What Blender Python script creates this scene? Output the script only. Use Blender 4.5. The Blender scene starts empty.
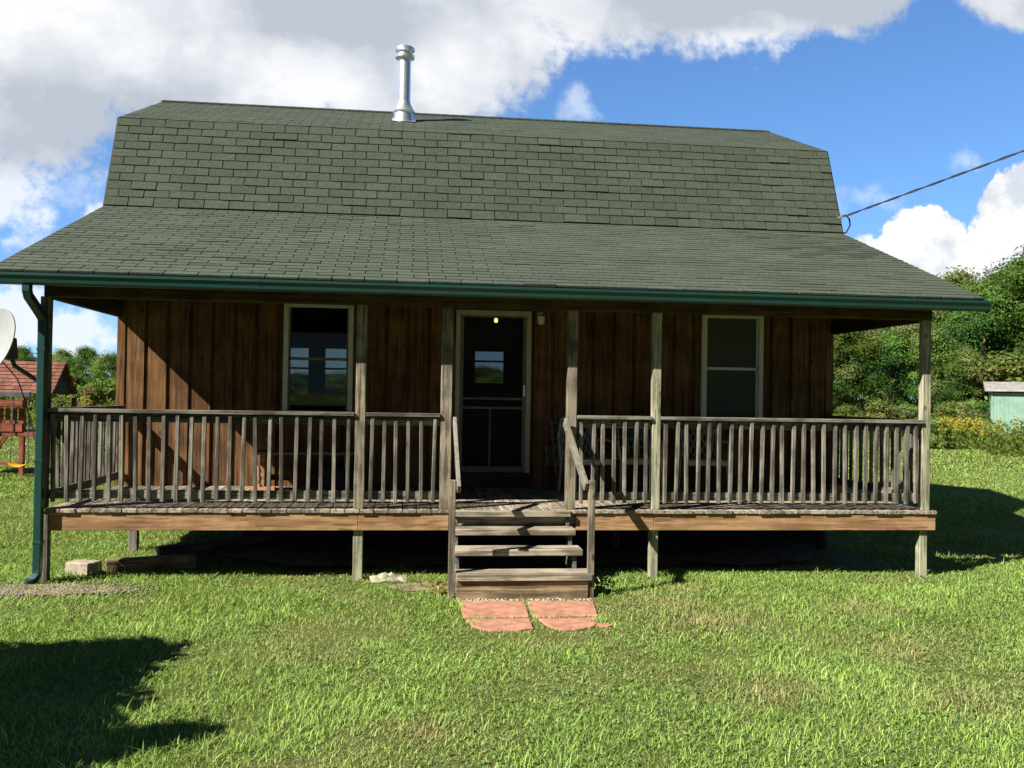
import bpy, bmesh, math, random
import numpy as np
from mathutils import Vector, Matrix, Euler
random.seed(7)
RNG = np.random.default_rng(11)
S = bpy.context.scene
COL = S.collection
R = math.radians

# ------------------------------------------------------------------ camera
CAM = Vector((3.5337, -9.669, 1.9348))
YAW, PIT, ROL, FPX = -0.1131, 0.0124, 0.0163, 925.36
cd = bpy.data.cameras.new('camera'); co = bpy.data.objects.new('camera', cd); COL.objects.link(co)
cd.sensor_width = 36.0; cd.lens = FPX / 1024 * 36.0; cd.clip_start = 0.05; cd.clip_end = 3000
CROT = Matrix.Rotation(YAW, 3, 'Z') @ Matrix.Rotation(math.pi / 2 + PIT, 3, 'X') @ Matrix.Rotation(ROL, 3, 'Z')
co.matrix_world = Matrix.Translation(CAM) @ CROT.to_4x4()
S.camera = co

# ------------------------------------------------------------------ exposure
S.view_settings.view_transform = 'Standard'
S.view_settings.look = 'None'
S.view_settings.exposure = 1.13
S.view_settings.gamma = 1.0
S.view_settings.use_curve_mapping = False
S.render.engine = 'CYCLES'
S.cycles.max_bounces = 8
S.cycles.transparent_max_bounces = 24

# ------------------------------------------------------------------ sun
TOSUN = Vector((-1.7, -1.0, 1.63)).normalized()
sl = bpy.data.lights.new('sun', 'SUN'); so = bpy.data.objects.new('sun', sl); COL.objects.link(so)
sl.energy = 5.0; sl.angle = R(0.5); sl.color = (1.0, 0.93, 0.82)
so.rotation_euler = TOSUN.to_track_quat('Z', 'Y').to_euler()
so.location = (-30, -20, 30)

# ------------------------------------------------------------------ sky with clouds (world directions only)
W = bpy.data.worlds.new('World'); S.world = W; W.use_nodes = True
nt = W.node_tree; nt.nodes.clear()
def wn(t, **k):
    n = nt.nodes.new(t)
    for a, b in k.items(): setattr(n, a, b)
    return n
def wl(a, b): nt.links.new(a, b)
def wmath(op, a, b=None, c=None, clamp=False):
    n = wn('ShaderNodeMath', operation=op); n.use_clamp = clamp
    for i, v in enumerate((a, b, c)):
        if v is None: continue
        if isinstance(v, (int, float)): n.inputs[i].default_value = v
        else: wl(v, n.inputs[i])
    return n.outputs[0]
def wsmooth(v, lo, hi):
    n = wn('ShaderNodeMapRange', interpolation_type='SMOOTHSTEP'); wl(v, n.inputs['Value'])
    n.inputs['From Min'].default_value = lo; n.inputs['From Max'].default_value = hi
    return n.outputs[0]
sky = wn('ShaderNodeTexSky', sky_type='NISHITA'); sky.sun_disc = False
sky.sun_elevation = math.asin(TOSUN.z); sky.sun_rotation = math.atan2(TOSUN.x, TOSUN.y)
sky.air_density = 0.85; sky.dust_density = 0.0; sky.ozone_density = 4.0
tc = wn('ShaderNodeTexCoord'); sep = wn('ShaderNodeSeparateXYZ'); wl(tc.outputs['Generated'], sep.inputs[0])
lift = wn('ShaderNodeVectorMath', operation='ADD'); wl(tc.outputs['Generated'], lift.inputs[0]); lift.inputs[1].default_value = (0, 0, 0.10)
lnrm = wn('ShaderNodeVectorMath', operation='NORMALIZE'); wl(lift.outputs[0], lnrm.inputs[0]); wl(lnrm.outputs[0], sky.inputs['Vector'])
ay = wmath('MAXIMUM', wmath('ABSOLUTE', sep.outputs[1]), 0.08)
U = wmath('DIVIDE', sep.outputs[0], ay); V = wmath('DIVIDE', sep.outputs[2], ay)
uv = wn('ShaderNodeCombineXYZ'); wl(U, uv.inputs[0]); wl(V, uv.inputs[1])
def wnoise(scale, detail, rough=0.55, off=0.0, sy=1.0):
    m = wn('ShaderNodeMapping'); wl(uv.outputs[0], m.inputs[0])
    m.inputs['Scale'].default_value = (scale, scale * sy, scale); m.inputs['Location'].default_value = (off, off * 1.7, off)
    n = wn('ShaderNodeTexNoise'); n.inputs['Scale'].default_value = 1.0; n.inputs['Detail'].default_value = detail
    n.inputs['Roughness'].default_value = rough; wl(m.outputs[0], n.inputs['Vector'])
    return n.outputs[0]
def dir_of(px, py):
    v = CROT @ Vector((px - 512, -(py - 384), -FPX))
    return v.x / v.y, v.z / v.y
def ellipse(px, py, ax, ay_):
    u0, v0 = dir_of(px, py); ax /= FPX; ay_ /= FPX
    a = wmath('POWER', wmath('DIVIDE', wmath('SUBTRACT', U, u0), ax), 2.0)
    b = wmath('POWER', wmath('DIVIDE', wmath('SUBTRACT', V, v0), ay_), 2.0)
    return wmath('SUBTRACT', 1.0, wmath('SQRT', wmath('ADD', a, b)))
def union(bl):
    r = None
    for e in bl:
        f = ellipse(*e); r = f if r is None else wmath('MAXIMUM', r, f)
    return r
n_edge = wmath('SUBTRACT', wnoise(9.0, 8, 0.62), 0.5)
n_edge2 = wmath('SUBTRACT', wnoise(30.0, 6, 0.6, 3.0), 0.5)
n_edge3 = wmath('SUBTRACT', wnoise(75.0, 5, 0.6, 7.0), 0.5)
wob = wmath('ADD', wmath('ADD', wmath('MULTIPLY', n_edge, 1.3), wmath('MULTIPLY', n_edge2, 0.9)), wmath('MULTIPLY', n_edge3, 0.45))
# the broad grey bank overhead at left and along the top
bank = union([(200, -60, 330, 205), (-80, 40, 240, 150), (400, 20, 170, 120), (640, -60, 260, 125), (800, -40, 150, 85), (1030, -20, 95, 62)])
m_bank = wsmooth(wmath('ADD', bank, wmath('MULTIPLY', wob, 0.46)), -0.05, 0.19)
# bright heaps low on the right and a low one on the left
heap = union([(926, 246, 52, 46), (902, 284, 88, 58), (1014, 216, 40, 54), (1035, 272, 95, 80), (1120, 215, 120, 110), (985, 264, 50, 30)])
m_heap = wsmooth(wmath('ADD', heap, wmath('MULTIPLY', wob, 0.6)), 0.0, 0.11)
wisps = union([(577, 108, 22, 30), (865, 196, 60, 22), (962, 158, 30, 18), (830, 205, 40, 20), (60, 190, 70, 30), (500, 380, 900, 60), (52, 215, 14, 14)])
soft = union([(2, 190, 50, 62), (70, 330, 80, 34), (110, 300, 40, 26), (10, 320, 60, 36), (100, 222, 22, 18)])
m_soft = wmath('MULTIPLY', wsmooth(wmath('ADD', soft, wmath('ADD', wmath('MULTIPLY', n_edge, 2.6), wmath('MULTIPLY', n_edge2, 1.6))), 0.0, 0.55), 0.85)
m_wisp = wmath('MULTIPLY', wsmooth(wmath('ADD', wisps, wmath('ADD', wmath('MULTIPLY', n_edge, 3.2), wmath('MULTIPLY', n_edge2, 2.6))), 0.05, 1.3), 0.55)
# a scatter of ordinary clouds for the rest of the dome
away = wmath('LESS_THAN', sep.outputs[1], 0.12)
m_rest = wmath('MULTIPLY', wsmooth(wnoise(1.1, 7, 0.55, 9.0), 0.56, 0.68), away)
# cloud shading
shade = wsmooth(wmath('ADD', wnoise(6.5, 7, 0.56, 5.0, 1.6), wmath('MULTIPLY', n_edge2, 0.35)), 0.30, 0.74)
lit = union([(60, 10, 150, 60), (300, 75, 70, 40), (560, 5, 70, 60), (740, 45, 60, 14), (455, 60, 60, 50)])
shade2 = wmath('ADD', wmath('MULTIPLY', shade, 0.7), wmath('MULTIPLY', wsmooth(lit, -0.7, 1.0), 0.75), clamp=True)
dark = union([(80, 130, 110, 38), (330, 25, 90, 40), (660, 15, 130, 26), (820, 5, 90, 22)])
shade3 = wmath('SUBTRACT', shade2, wmath('MULTIPLY', wsmooth(dark, -0.7, 1.0), 0.6), clamp=True)
def wmix(f, a, b):
    n = wn('ShaderNodeMix', data_type='RGBA')
    wl(f, n.inputs[0]) if not isinstance(f, float) else None
    for s, v in ((6, a), (7, b)):
        if isinstance(v, tuple): n.inputs[s].default_value = (*v, 1)
        else: wl(v, n.inputs[s])
    return n.outputs[2]
SKYK = 0.058
c_bank = wmix(shade3, (4.2, 4.6, 5.3), (7.8, 7.9, 8.1))
c_heap = wmix(wsmooth(wnoise(16.0, 7, 0.58, 2.0), 0.36, 0.56), (5.6, 6.1, 6.8), (8.4, 8.4, 8.4))
hsv = wn('ShaderNodeHueSaturation'); hsv.inputs['Saturation'].default_value = 1.12; hsv.inputs['Value'].default_value = 1.74
wl(sky.outputs[0], hsv.inputs['Color'])
c = wmix(m_wisp, hsv.outputs[0], (7.0, 7.6, 8.4))
c = wmix(m_soft, c, (7.6, 7.9, 8.3))
c = wmix(m_rest, c, (7.2, 7.4, 7.8))
c = wmix(m_heap, c, c_heap)
c = wmix(m_bank, c, c_bank)
# added dimming of the dome behind the camera, to cut fill light on the porch
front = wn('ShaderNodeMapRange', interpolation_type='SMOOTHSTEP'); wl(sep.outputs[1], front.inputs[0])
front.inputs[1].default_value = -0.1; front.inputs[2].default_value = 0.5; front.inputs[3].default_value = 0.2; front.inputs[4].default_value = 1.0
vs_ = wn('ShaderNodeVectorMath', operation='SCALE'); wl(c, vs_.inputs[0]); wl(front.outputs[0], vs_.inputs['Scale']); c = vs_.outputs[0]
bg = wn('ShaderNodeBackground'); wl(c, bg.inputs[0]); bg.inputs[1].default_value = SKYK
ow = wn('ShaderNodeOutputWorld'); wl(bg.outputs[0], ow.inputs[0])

# ------------------------------------------------------------------ placing helper: a photo ray met with a plane of constant y (or z)
def at(px, py, y=None, z=None):
    r = CROT @ Vector((px - 512, -(py - 384), -FPX))
    t = (y - CAM.y) / r.y if y is not None else (z - CAM.z) / r.z
    return CAM + r * t
def ground_at(px, depth):
    r = CROT @ Vector((px - 512, 0, -FPX)); t = depth / FPX
    p = CAM + r * t; return Vector((p.x, p.y, 0.0))

# ------------------------------------------------------------------ materials
class NB:
    def __init__(self, name):
        self.m = bpy.data.materials.new(name); self.m.use_nodes = True
        self.t = self.m.node_tree; self.t.nodes.clear()
        self.out = self.n('ShaderNodeOutputMaterial')
    def n(self, t, **k):
        n = self.t.nodes.new(t)
        for a, b in k.items(): setattr(n, a, b)
        return n
    def l(self, a, b): self.t.links.new(a, b)
    def put(self, sock, v):
        if isinstance(v, bpy.types.NodeSocket): self.l(v, sock)
        elif isinstance(v, tuple) and len(v) == 3 and sock.type == 'RGBA': sock.default_value = (*v, 1)
        else: sock.default_value = v
    def math(self, op, a, b=0.0, clamp=False):
        n = self.n('ShaderNodeMath', operation=op); n.use_clamp = clamp
        self.put(n.inputs[0], a); self.put(n.inputs[1], b); return n.outputs[0]
    def mix(self, f, a, b, blend='MIX'):
        n = self.n('ShaderNodeMix', data_type='RGBA', blend_type=blend)
        self.put(n.inputs[0], f); self.put(n.inputs[6], a); self.put(n.inputs[7], b); return n.outputs[2]
    def smooth(self, v, lo, hi, a=0.0, b=1.0):
        n = self.n('ShaderNodeMapRange', interpolation_type='SMOOTHSTEP'); self.put(n.inputs[0], v)
        n.inputs[1].default_value = lo; n.inputs[2].default_value = hi; n.inputs[3].default_value = a; n.inputs[4].default_value = b
        return n.outputs[0]
    def coords(self, scale=(1, 1, 1), kind='Object'):
        c = self.n('ShaderNodeTexCoord'); m = self.n('ShaderNodeMapping'); self.l(c.outputs[kind], m.inputs[0])
        m.inputs['Scale'].default_value = scale; return m.outputs[0]
    def noise(self, vec, scale=1.0, detail=4, rough=0.55, w=None):
        n = self.n('ShaderNodeTexNoise', noise_dimensions='4D' if w is not None else '3D')
        self.l(vec, n.inputs['Vector']); n.inputs['Scale'].default_value = scale
        n.inputs['Detail'].default_value = detail; n.inputs['Roughness'].default_value = rough
        if w is not None: self.put(n.inputs['W'], w)
        return n.outputs[0]
    def rnd(self):
        return self.n('ShaderNodeObjectInfo').outputs['Random']
    def attr(self, name):
        a = self.n('ShaderNodeAttribute'); a.attribute_name = name; return a.outputs['Color']
    def bump(self, h, strength=0.3, dist=0.01):
        b = self.n('ShaderNodeBump'); self.put(b.inputs['Height'], h); b.inputs['Strength'].default_value = strength
        b.inputs['Distance'].default_value = dist; return b.outputs[0]
    def principled(self, col, rough=0.7, metal=0.0, normal=None, spec=0.3, **k):
        p = self.n('ShaderNodeBsdfPrincipled'); self.put(p.inputs['Base Color'], col); self.put(p.inputs['Roughness'], rough)
        p.inputs['Metallic'].default_value = metal; p.inputs['Specular IOR Level'].default_value = spec
        if normal is not None: self.l(normal, p.inputs['Normal'])
        for a, b in k.items(): self.put(p.inputs[a], b)
        self.l(p.outputs[0], self.out.inputs[0]); return p
MATS = {}
def wood(name, dark, light, axis='X', rough=0.85, var=0.35, grain=1.0, knots=0.0, tint=False, con=0.07):
    b = NB(name); g = 1.3; f = 30.0 * grain
    sc = {'X': (g, f, f), 'Y': (f, g, f), 'Z': (f, f, g)}[axis]
    r = b.math('MULTIPLY', b.rnd(), 57.0)
    n1 = b.noise(b.coords(sc), 1.0, 5, 0.65, r)
    n2 = b.noise(b.coords((3, 3, 3)), 1.0, 4, 0.6, r)
    f = b.smooth(b.math('ADD', b.math('MULTIPLY', n1, 0.6), b.math('MULTIPLY', n2, 0.4)), 0.5 - con, 0.5 + con)
    c = b.mix(f, dark, light)
    v = b.math('ADD', 1.0 - var * 0.5, b.math('MULTIPLY', b.rnd(), var))
    h = b.n('ShaderNodeHueSaturation'); b.put(h.inputs['Color'], c); b.put(h.inputs['Value'], v)
    c = h.outputs[0]
    if tint: c = b.mix(1.0, c, b.attr('tint'), 'MULTIPLY')
    if knots > 0:
        vo = b.n('ShaderNodeTexVoronoi'); b.l(b.coords({'X': (5, 8, 8), 'Y': (8, 5, 8), 'Z': (8, 8, 5)}[axis]), vo.inputs['Vector']); vo.inputs['Scale'].default_value = 1.0
        sx = b.n('ShaderNodeSeparateColor'); b.l(vo.outputs['Color'], sx.inputs[0])
        k = b.math('MULTIPLY', b.smooth(vo.outputs['Distance'], 0.10, 0.24, knots, 0.0), b.smooth(sx.outputs[0], 0.70, 0.72))
        c = b.mix(k, c, (dark[0] * 0.5, dark[1] * 0.4, dark[2] * 0.32))
    # weathering cracks along the grain
    cr = b.smooth(b.noise(b.coords(tuple(s * 2.2 for s in sc)), 1.0, 2, 0.5, r), 0.36, 0.43, 0.6, 0.0)
    c = b.mix(cr, c, (dark[0] * 0.4, dark[1] * 0.4, dark[2] * 0.4))
    b.principled(c, rough, normal=b.bump(n1, 0.35, 0.004), spec=0.2)
    return b.m
def plain(name, col, rough=0.6, metal=0.0, var=0.15, scale=6.0, bump=0.0, spec=0.3):
    b = NB(name); n = b.noise(b.coords((scale,) * 3), 1.0, 5, 0.6)
    c = b.mix(b.smooth(n, 0.3, 0.7), tuple(x * (1 - var) for x in col), tuple(min(1, x * (1 + var)) for x in col))
    b.principled(c, rough, metal, b.bump(n, bump, 0.01) if bump else None, spec)
    return b.m
GREYD, GREYL = (0.062, 0.056, 0.047), (0.205, 0.188, 0.158)
for ax in 'XYZ':
    MATS['grey' + ax] = wood('weathered_grey_wood_' + ax, GREYD, GREYL, ax, knots=0.5, var=0.6)
MATS['greyT'] = wood('weathered_tread_wood', (0.14, 0.122, 0.092), (0.38, 0.335, 0.25), 'X')
MATS['deckY'] = wood('weathered_deck_board', (0.12, 0.105, 0.085), (0.33, 0.29, 0.22), 'Y', tint=True)
MATS['railY'] = wood('weathered_hand_rail', (0.13, 0.12, 0.098), (0.27, 0.25, 0.205), 'Y', con=.2)
MATS['postZ'] = wood('weathered_post_wood', (0.085, 0.073, 0.056), (0.26, 0.225, 0.165), 'Z', knots=0.9, var=0.25)
MATS['greenpostZ'] = wood('pale_treated_post_wood', (0.15, 0.15, 0.105), (0.36, 0.35, 0.245), 'Z', knots=0.7, var=0.2)
MATS['rimX'] = wood('orange_rim_timber', (0.225, 0.128, 0.062), (0.395, 0.24, 0.127), 'X', knots=0.8, grain=0.6, var=0.12)
MATS['sidingZ'] = wood('brown_stained_siding', (0.066, 0.034, 0.0145), (0.20, 0.106, 0.045), 'Z', knots=0.6, tint=True, con=.13)
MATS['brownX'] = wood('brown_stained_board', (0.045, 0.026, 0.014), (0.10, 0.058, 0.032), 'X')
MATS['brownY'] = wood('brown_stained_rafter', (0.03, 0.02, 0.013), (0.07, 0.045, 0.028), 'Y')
MATS['redZ'] = wood('red_cedar_stain', (0.15, 0.045, 0.03), (0.27, 0.085, 0.056), 'Z')
MATS['redX'] = wood('red_cedar_stain_board', (0.15, 0.045, 0.03), (0.27, 0.085, 0.056), 'X')
MATS['tanX'] = wood('old_timber', (0.11, 0.08, 0.048), (0.3, 0.22, 0.135), 'X')
MATS['teal'] = plain('teal_green_aluminium', (0.008, 0.046, 0.039), 0.38, 0.0, 0.12, 3.0, spec=0.5)
MATS['rake'] = plain('dark_drip_edge', (0.03, 0.035, 0.03), 0.7)
MATS['white'] = plain('aged_white_vinyl', (0.60, 0.61, 0.56), 0.5, var=0.07)
MATS['trim'] = plain('tan_door_trim', (0.46, 0.42, 0.33), 0.6, var=0.15)
MATS['screenframe'] = plain('dull_bronze_frame', (0.16, 0.145, 0.12), 0.5)
MATS['steel'] = plain('galvanised_steel', (0.85, 0.86, 0.88), 0.36, 0.9, 0.08, 9.0)
MATS['darksteel'] = plain('dark_steel', (0.12, 0.12, 0.13), 0.5, 0.6)
MATS['dish'] = plain('pale_grey_dish_paint', (0.27, 0.29, 0.285), 0.6, var=0.06)
MATS['black'] = plain('black_rubber', (0.02, 0.02, 0.022), 0.6)
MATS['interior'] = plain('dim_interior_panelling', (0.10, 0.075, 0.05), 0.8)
MATS['block'] = plain('dark_foundation_block', (0.045, 0.042, 0.038), 0.9, bump=0.5)
MATS['paver'] = plain('red_concrete_paver', (0.385, 0.19, 0.13), 0.9, var=0.25, scale=9, bump=0.3)
MATS['stone'] = plain('pale_stone', (0.33, 0.28, 0.21), 0.9, var=0.3, scale=14, bump=0.4)
MATS['pebble'] = plain('gravel_stone', (0.21, 0.18, 0.145), 0.9, var=0.45, scale=30)
MATS['yellow'] = plain('yellow_plastic', (0.75, 0.42, 0.03), 0.4, var=0.05)
MATS['mint'] = plain('faded_mint_paint', (0.19, 0.31, 0.25), 0.75, var=0.16, scale=1.3)
MATS['tin'] = plain('weathered_tin_roof', (0.31, 0.295, 0.28), 0.6, 0.0, 0.25, 2.0)
MATS['wicker'] = plain('grey_wicker', (0.42, 0.39, 0.33), 0.8, var=0.25, scale=30)
MATS['tanwicker'] = plain('tan_rattan', (0.48, 0.35, 0.2), 0.8, var=0.25, scale=30)
MATS['terracotta'] = plain('terracotta', (0.42, 0.20, 0.11), 0.85)
MATS['bluefab'] = plain('blue_green_fabric', (0.03, 0.10, 0.20), 0.9)
MATS['greenfab'] = plain('green_fabric', (0.06, 0.19, 0.08), 0.9)
MATS['bag'] = plain('pale_plastic_sheet', (0.34, 0.31, 0.22), 0.5, var=0.3, scale=12)
def glass(name, tint, clear):
    b = NB(name); fr = b.n('ShaderNodeFresnel'); fr.inputs[0].default_value = 1.5
    tr = b.n('ShaderNodeBsdfTransparent'); tr.inputs[0].default_value = (*clear, 1)
    gl = b.n('ShaderNodeBsdfGlossy'); gl.inputs['Roughness'].default_value = 0.03; gl.inputs[0].default_value = (*tint, 1)
    m = b.n('ShaderNodeMixShader'); b.l(fr.outputs[0], m.inputs[0]); b.l(tr.outputs[0], m.inputs[1]); b.l(gl.outputs[0], m.inputs[2])
    b.l(m.outputs[0], b.out.inputs[0]); return b.m
MATS['rearglass'] = glass('rear_window_glass', (0.9, 0.95, 0.95), (0.65, 0.67, 0.64))
MATS['glass'] = glass('window_glass', (0.6, 0.6, 0.54), (0.48, 0.52, 0.50))
def screen(name, opac, col):
    b = NB(name); tr = b.n('ShaderNodeBsdfTransparent'); df = b.n('ShaderNodeBsdfDiffuse'); df.inputs[0].default_value = (*col, 1)
    m = b.n('ShaderNodeMixShader'); m.inputs[0].default_value = opac; b.l(tr.outputs[0], m.inputs[1]); b.l(df.outputs[0], m.inputs[2])
    b.l(m.outputs[0], b.out.inputs[0]); return b.m
MATS['screen'] = screen('insect_mesh', 0.55, (0.03, 0.03, 0.03))
MATS['winscreen'] = screen('window_insect_mesh', 0.6, (0.10, 0.115, 0.095))
def lampmat():
    b = NB('warm_lit_bulb'); e = b.n('ShaderNodeEmission'); e.inputs[0].default_value = (1.0, 0.55, 0.18, 1); e.inputs[1].default_value = 5.0
    b.l(e.outputs[0], b.out.inputs[0]); return b.m
MATS['bulb'] = lampmat()
def shingle(name, dark, light, mossy=True):
    b = NB(name)
    gr = b.noise(b.coords((140,) * 3), 1.0, 3, 0.7)
    bl = b.noise(b.coords((0.55, 1.1, 1.1)), 1.0, 5, 0.6)
    c = b.mix(b.smooth(gr, 0.3, 0.7), dark, light)
    c = b.mix(b.smooth(bl, 0.35, 0.7, 0.0, 0.25), c, tuple(x * 0.8 for x in dark))
    md = b.noise(b.coords((32,) * 3), 1.0, 4, 0.65)
    c = b.mix(b.smooth(md, 0.36, 0.64, 0.0, 0.5), c, tuple(x * 0.62 for x in dark))
    st = b.noise(b.coords((2.0, 0.5, 0.5)), 1.0, 6, 0.7)
    c = b.mix(b.smooth(st, 0.62, 0.8, 0.0, 0.3), c, (0.045, 0.042, 0.034))
    c = b.mix(1.0, c, b.attr('tint'), 'MULTIPLY')
    b.principled(c, 0.92, normal=b.bump(gr, 0.12, 0.002), spec=0.2); return b.m
MATS['shingle'] = shingle('green_asphalt_shingle', (0.041, 0.054, 0.039), (0.086, 0.102, 0.076))
MATS['redshingle'] = shingle('red_wood_shingle', (0.15, 0.06, 0.045), (0.30, 0.14, 0.10))
def leafmat(name, hue=0.0, trans=0.5, vr=0.45):
    b = NB(name); a = b.attr('tint')
    h = b.n('ShaderNodeHueSaturation'); b.put(h.inputs['Color'], a)
    b.put(h.inputs['Hue'], b.math('ADD', 0.488 + hue, b.math('MULTIPLY', b.rnd(), 0.024)))
    b.put(h.inputs['Value'], b.math('ADD', 1.0 - vr * .5, b.math('MULTIPLY', b.rnd(), vr)))
    d = b.n('ShaderNodeBsdfDiffuse'); b.l(h.outputs[0], d.inputs[0])
    t = b.n('ShaderNodeBsdfTranslucent'); b.l(b.mix(1.0, h.outputs[0], (1.0, 1.0, 0.6), 'MULTIPLY'), t.inputs[0])
    m = b.n('ShaderNodeMixShader'); m.inputs[0].default_value = trans; b.l(d.outputs[0], m.inputs[1]); b.l(t.outputs[0], m.inputs[2])
    b.l(m.outputs[0], b.out.inputs[0]); return b.m
MATS['leaf'] = leafmat('broad_leaves')
MATS['grass'] = leafmat('grass_blades', 0.012, 0.3, 0.0)
MATS['bark'] = plain('grey_brown_bark', (0.13, 0.10, 0.075), 0.9, var=0.4, scale=8, bump=0.6)
def groundmat():
    b = NB('lawn_soil')
    n1 = b.noise(b.coords((0.35,) * 3), 1.0, 6, 0.6); n2 = b.noise(b.coords((5,) * 3), 1.0, 6, 0.7); n3 = b.noise(b.coords((38,) * 3), 1.0, 5, 0.7)
    g = b.mix(b.smooth(n3, 0.3, 0.7), (0.07, 0.092, 0.024), (0.20, 0.235, 0.068))
    g = b.mix(b.smooth(n2, 0.45, 0.75, 0.0, 0.6), g, (0.27, 0.24, 0.11))
    g = b.mix(b.smooth(n1, 0.4, 0.65, 0.0, 0.4), g, (0.12, 0.19, 0.035))
    b.principled(g, 0.95, normal=b.bump(n3, 1.0, 0.05), spec=0.1); return b.m
MATS['ground'] = groundmat()
MATS['dirt'] = plain('bare_brown_earth', (0.20, 0.15, 0.095), 0.95, var=0.45, scale=8, bump=0.6)

# ------------------------------------------------------------------ mesh builder
OFF = {}
class MB:
    def __init__(self): self.v = []; self.f = []; self.c = []
    def add(self, vs, fs, col=(1, 1, 1)):
        o = len(self.v); self.v += [tuple(x) for x in vs]
        for q in fs: self.f.append(tuple(i + o for i in q)); self.c.append(col)
    def box(self, x0, x1, y0, y1, z0, z1, col=(1, 1, 1), rot=None):
        vs = [Vector((x, y, z)) for z in (z0, z1) for y in (y0, y1) for x in (x0, x1)]
        if rot is not None:
            c = Vector(((x0 + x1) / 2, (y0 + y1) / 2, (z0 + z1) / 2)); vs = [c + rot @ (p - c) for p in vs]
        self.add(vs, [(0, 2, 3, 1), (4, 5, 7, 6), (0, 1, 5, 4), (2, 6, 7, 3), (0, 4, 6, 2), (1, 3, 7, 5)], col)
    def beam(self, a, b, w, h, up=(0, 0, 1), col=(1, 1, 1)):
        a, b = Vector(a), Vector(b); d = (b - a).normalized(); up = Vector(up)
        s = d.cross(up).normalized(); u = s.cross(d)
        vs = [p + s * (i * w / 2) + u * (j * h / 2) for p in (a, b) for i, j in ((-1, -1), (1, -1), (1, 1), (-1, 1))]
        self.add(vs, [(0, 1, 2, 3), (4, 7, 6, 5), (0, 4, 5, 1), (1, 5, 6, 2), (2, 6, 7, 3), (3, 7, 4, 0)], col)
    def tube(self, pts, r, n=10, cap=True, col=(1, 1, 1)):
        pts = [Vector(p) for p in pts]; rs = r if isinstance(r, (list, tuple)) else [r] * len(pts); vs = []; fs = []
        prev = None
        for i, p in enumerate(pts):
            d = (pts[min(i + 1, len(pts) - 1)] - pts[max(i - 1, 0)]).normalized()
            if prev is None: s = d.orthogonal().normalized()
            else: s = (prev - d * prev.dot(d)).normalized()
            prev = s; t = d.cross(s)
            vs += [p + (s * math.cos(2 * math.pi * k / n) + t * math.sin(2 * math.pi * k / n)) * rs[i] for k in range(n)]
        for i in range(len(pts) - 1):
            for k in range(n):
                fs.append((i * n + k, i * n + (k + 1) % n, (i + 1) * n + (k + 1) % n, (i + 1) * n + k))
        if cap: fs.append(tuple(range(n - 1, -1, -1))); fs.append(tuple((len(pts) - 1) * n + k for k in range(n)))
        self.add(vs, fs, col)
    def lathe(self, prof, c=(0, 0, 0), n=20):
        self.tube_z([(c[0], c[1], c[2] + z, r) for r, z in prof], n)
    def tube_z(self, rows, n):
        vs = []; fs = []
        for x, y, z, r in rows: vs += [(x + r * math.cos(2 * math.pi * k / n), y + r * math.sin(2 * math.pi * k / n), z) for k in range(n)]
        for i in range(len(rows) - 1):
            for k in range(n): fs.append((i * n + k, i * n + (k + 1) % n, (i + 1) * n + (k + 1) % n, (i + 1) * n + k))
        fs.append(tuple(range(n - 1, -1, -1))); fs.append(tuple((len(rows) - 1) * n + k for k in range(n)))
        self.add(vs, fs)
    def prism(self, poly, x0, x1, axis='x', col=(1, 1, 1)):
        n = len(poly)
        P = (lambda a, b, t: (t, a, b)) if axis == 'x' else (lambda a, b, t: (a, t, b))
        vs = [P(a, b, x0) for a, b in poly] + [P(a, b, x1) for a, b in poly]
        fs = [tuple(range(n - 1, -1, -1)), tuple(range(n, 2 * n))] + [(i, (i + 1) % n, n + (i + 1) % n, n + i) for i in range(n)]
        self.add(vs, fs, col)
    def build(self, name, mat, parent=None, bevel=0.0, smooth=False):
        off = OFF.get(parent.name if parent else None, Vector())
        me = bpy.data.meshes.new(name); me.from_pydata([tuple(Vector(v) - off) for v in self.v], [], self.f)
        a = me.color_attributes.new('tint', 'FLOAT_COLOR', 'CORNER')
        cols = np.ones((len(me.loops), 4), 'f'); ls = 0
        cf = np.array(self.c, 'f'); cnt = np.array([len(f) for f in self.f])
        cols[:, :3] = np.repeat(cf, cnt, 0); a.data.foreach_set('color', cols.ravel())
        bm = bmesh.new(); bm.from_mesh(me); bmesh.ops.recalc_face_normals(bm, faces=bm.faces)
        if bevel:
            es = [e for e in bm.edges if len(e.link_faces) == 2 and e.calc_face_angle(0) > 0.5]
            bmesh.ops.bevel(bm, geom=es, offset=bevel, segments=1, affect='EDGES', clamp_overlap=True)
        bm.to_mesh(me); bm.free()
        if smooth:
            me.shade_smooth()
            try: me.set_sharp_from_angle(angle=R(40))
            except Exception: pass
        return link(name, me, mat, parent)
def link(name, me, mat, parent=None):
    if isinstance(mat, str): mat = MATS[mat]
    me.materials.clear(); me.materials.append(mat)
    o = bpy.data.objects.new(name, me); COL.objects.link(o)
    if parent is not None:
        o.parent = parent
        if parent.name in OFF: OFF[o.name] = OFF[parent.name]
    return o
def tag(o, label=None, cat=None, group=None, kind=None):
    if label: o['label'] = label
    if cat: o['category'] = cat
    if group: o['group'] = group
    if kind: o['kind'] = kind
    return o
def thing(name, label, cat, loc=(0, 0, 0), group=None, world=False, rz=0.0):
    o = bpy.data.objects.new(name, None); COL.objects.link(o); o.location = loc; o.rotation_euler = (0, 0, rz)
    o.empty_display_size = 0.2
    if world: OFF[o.name] = Vector(loc)
    return tag(o, label, cat, group)
def copy_tree(o, parent=None):
    c = o.copy(); COL.objects.link(c)
    if parent is not None: c.parent = parent; c.matrix_parent_inverse = o.matrix_parent_inverse.copy()
    for ch in list(o.children): copy_tree(ch, c)
    return c
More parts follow.
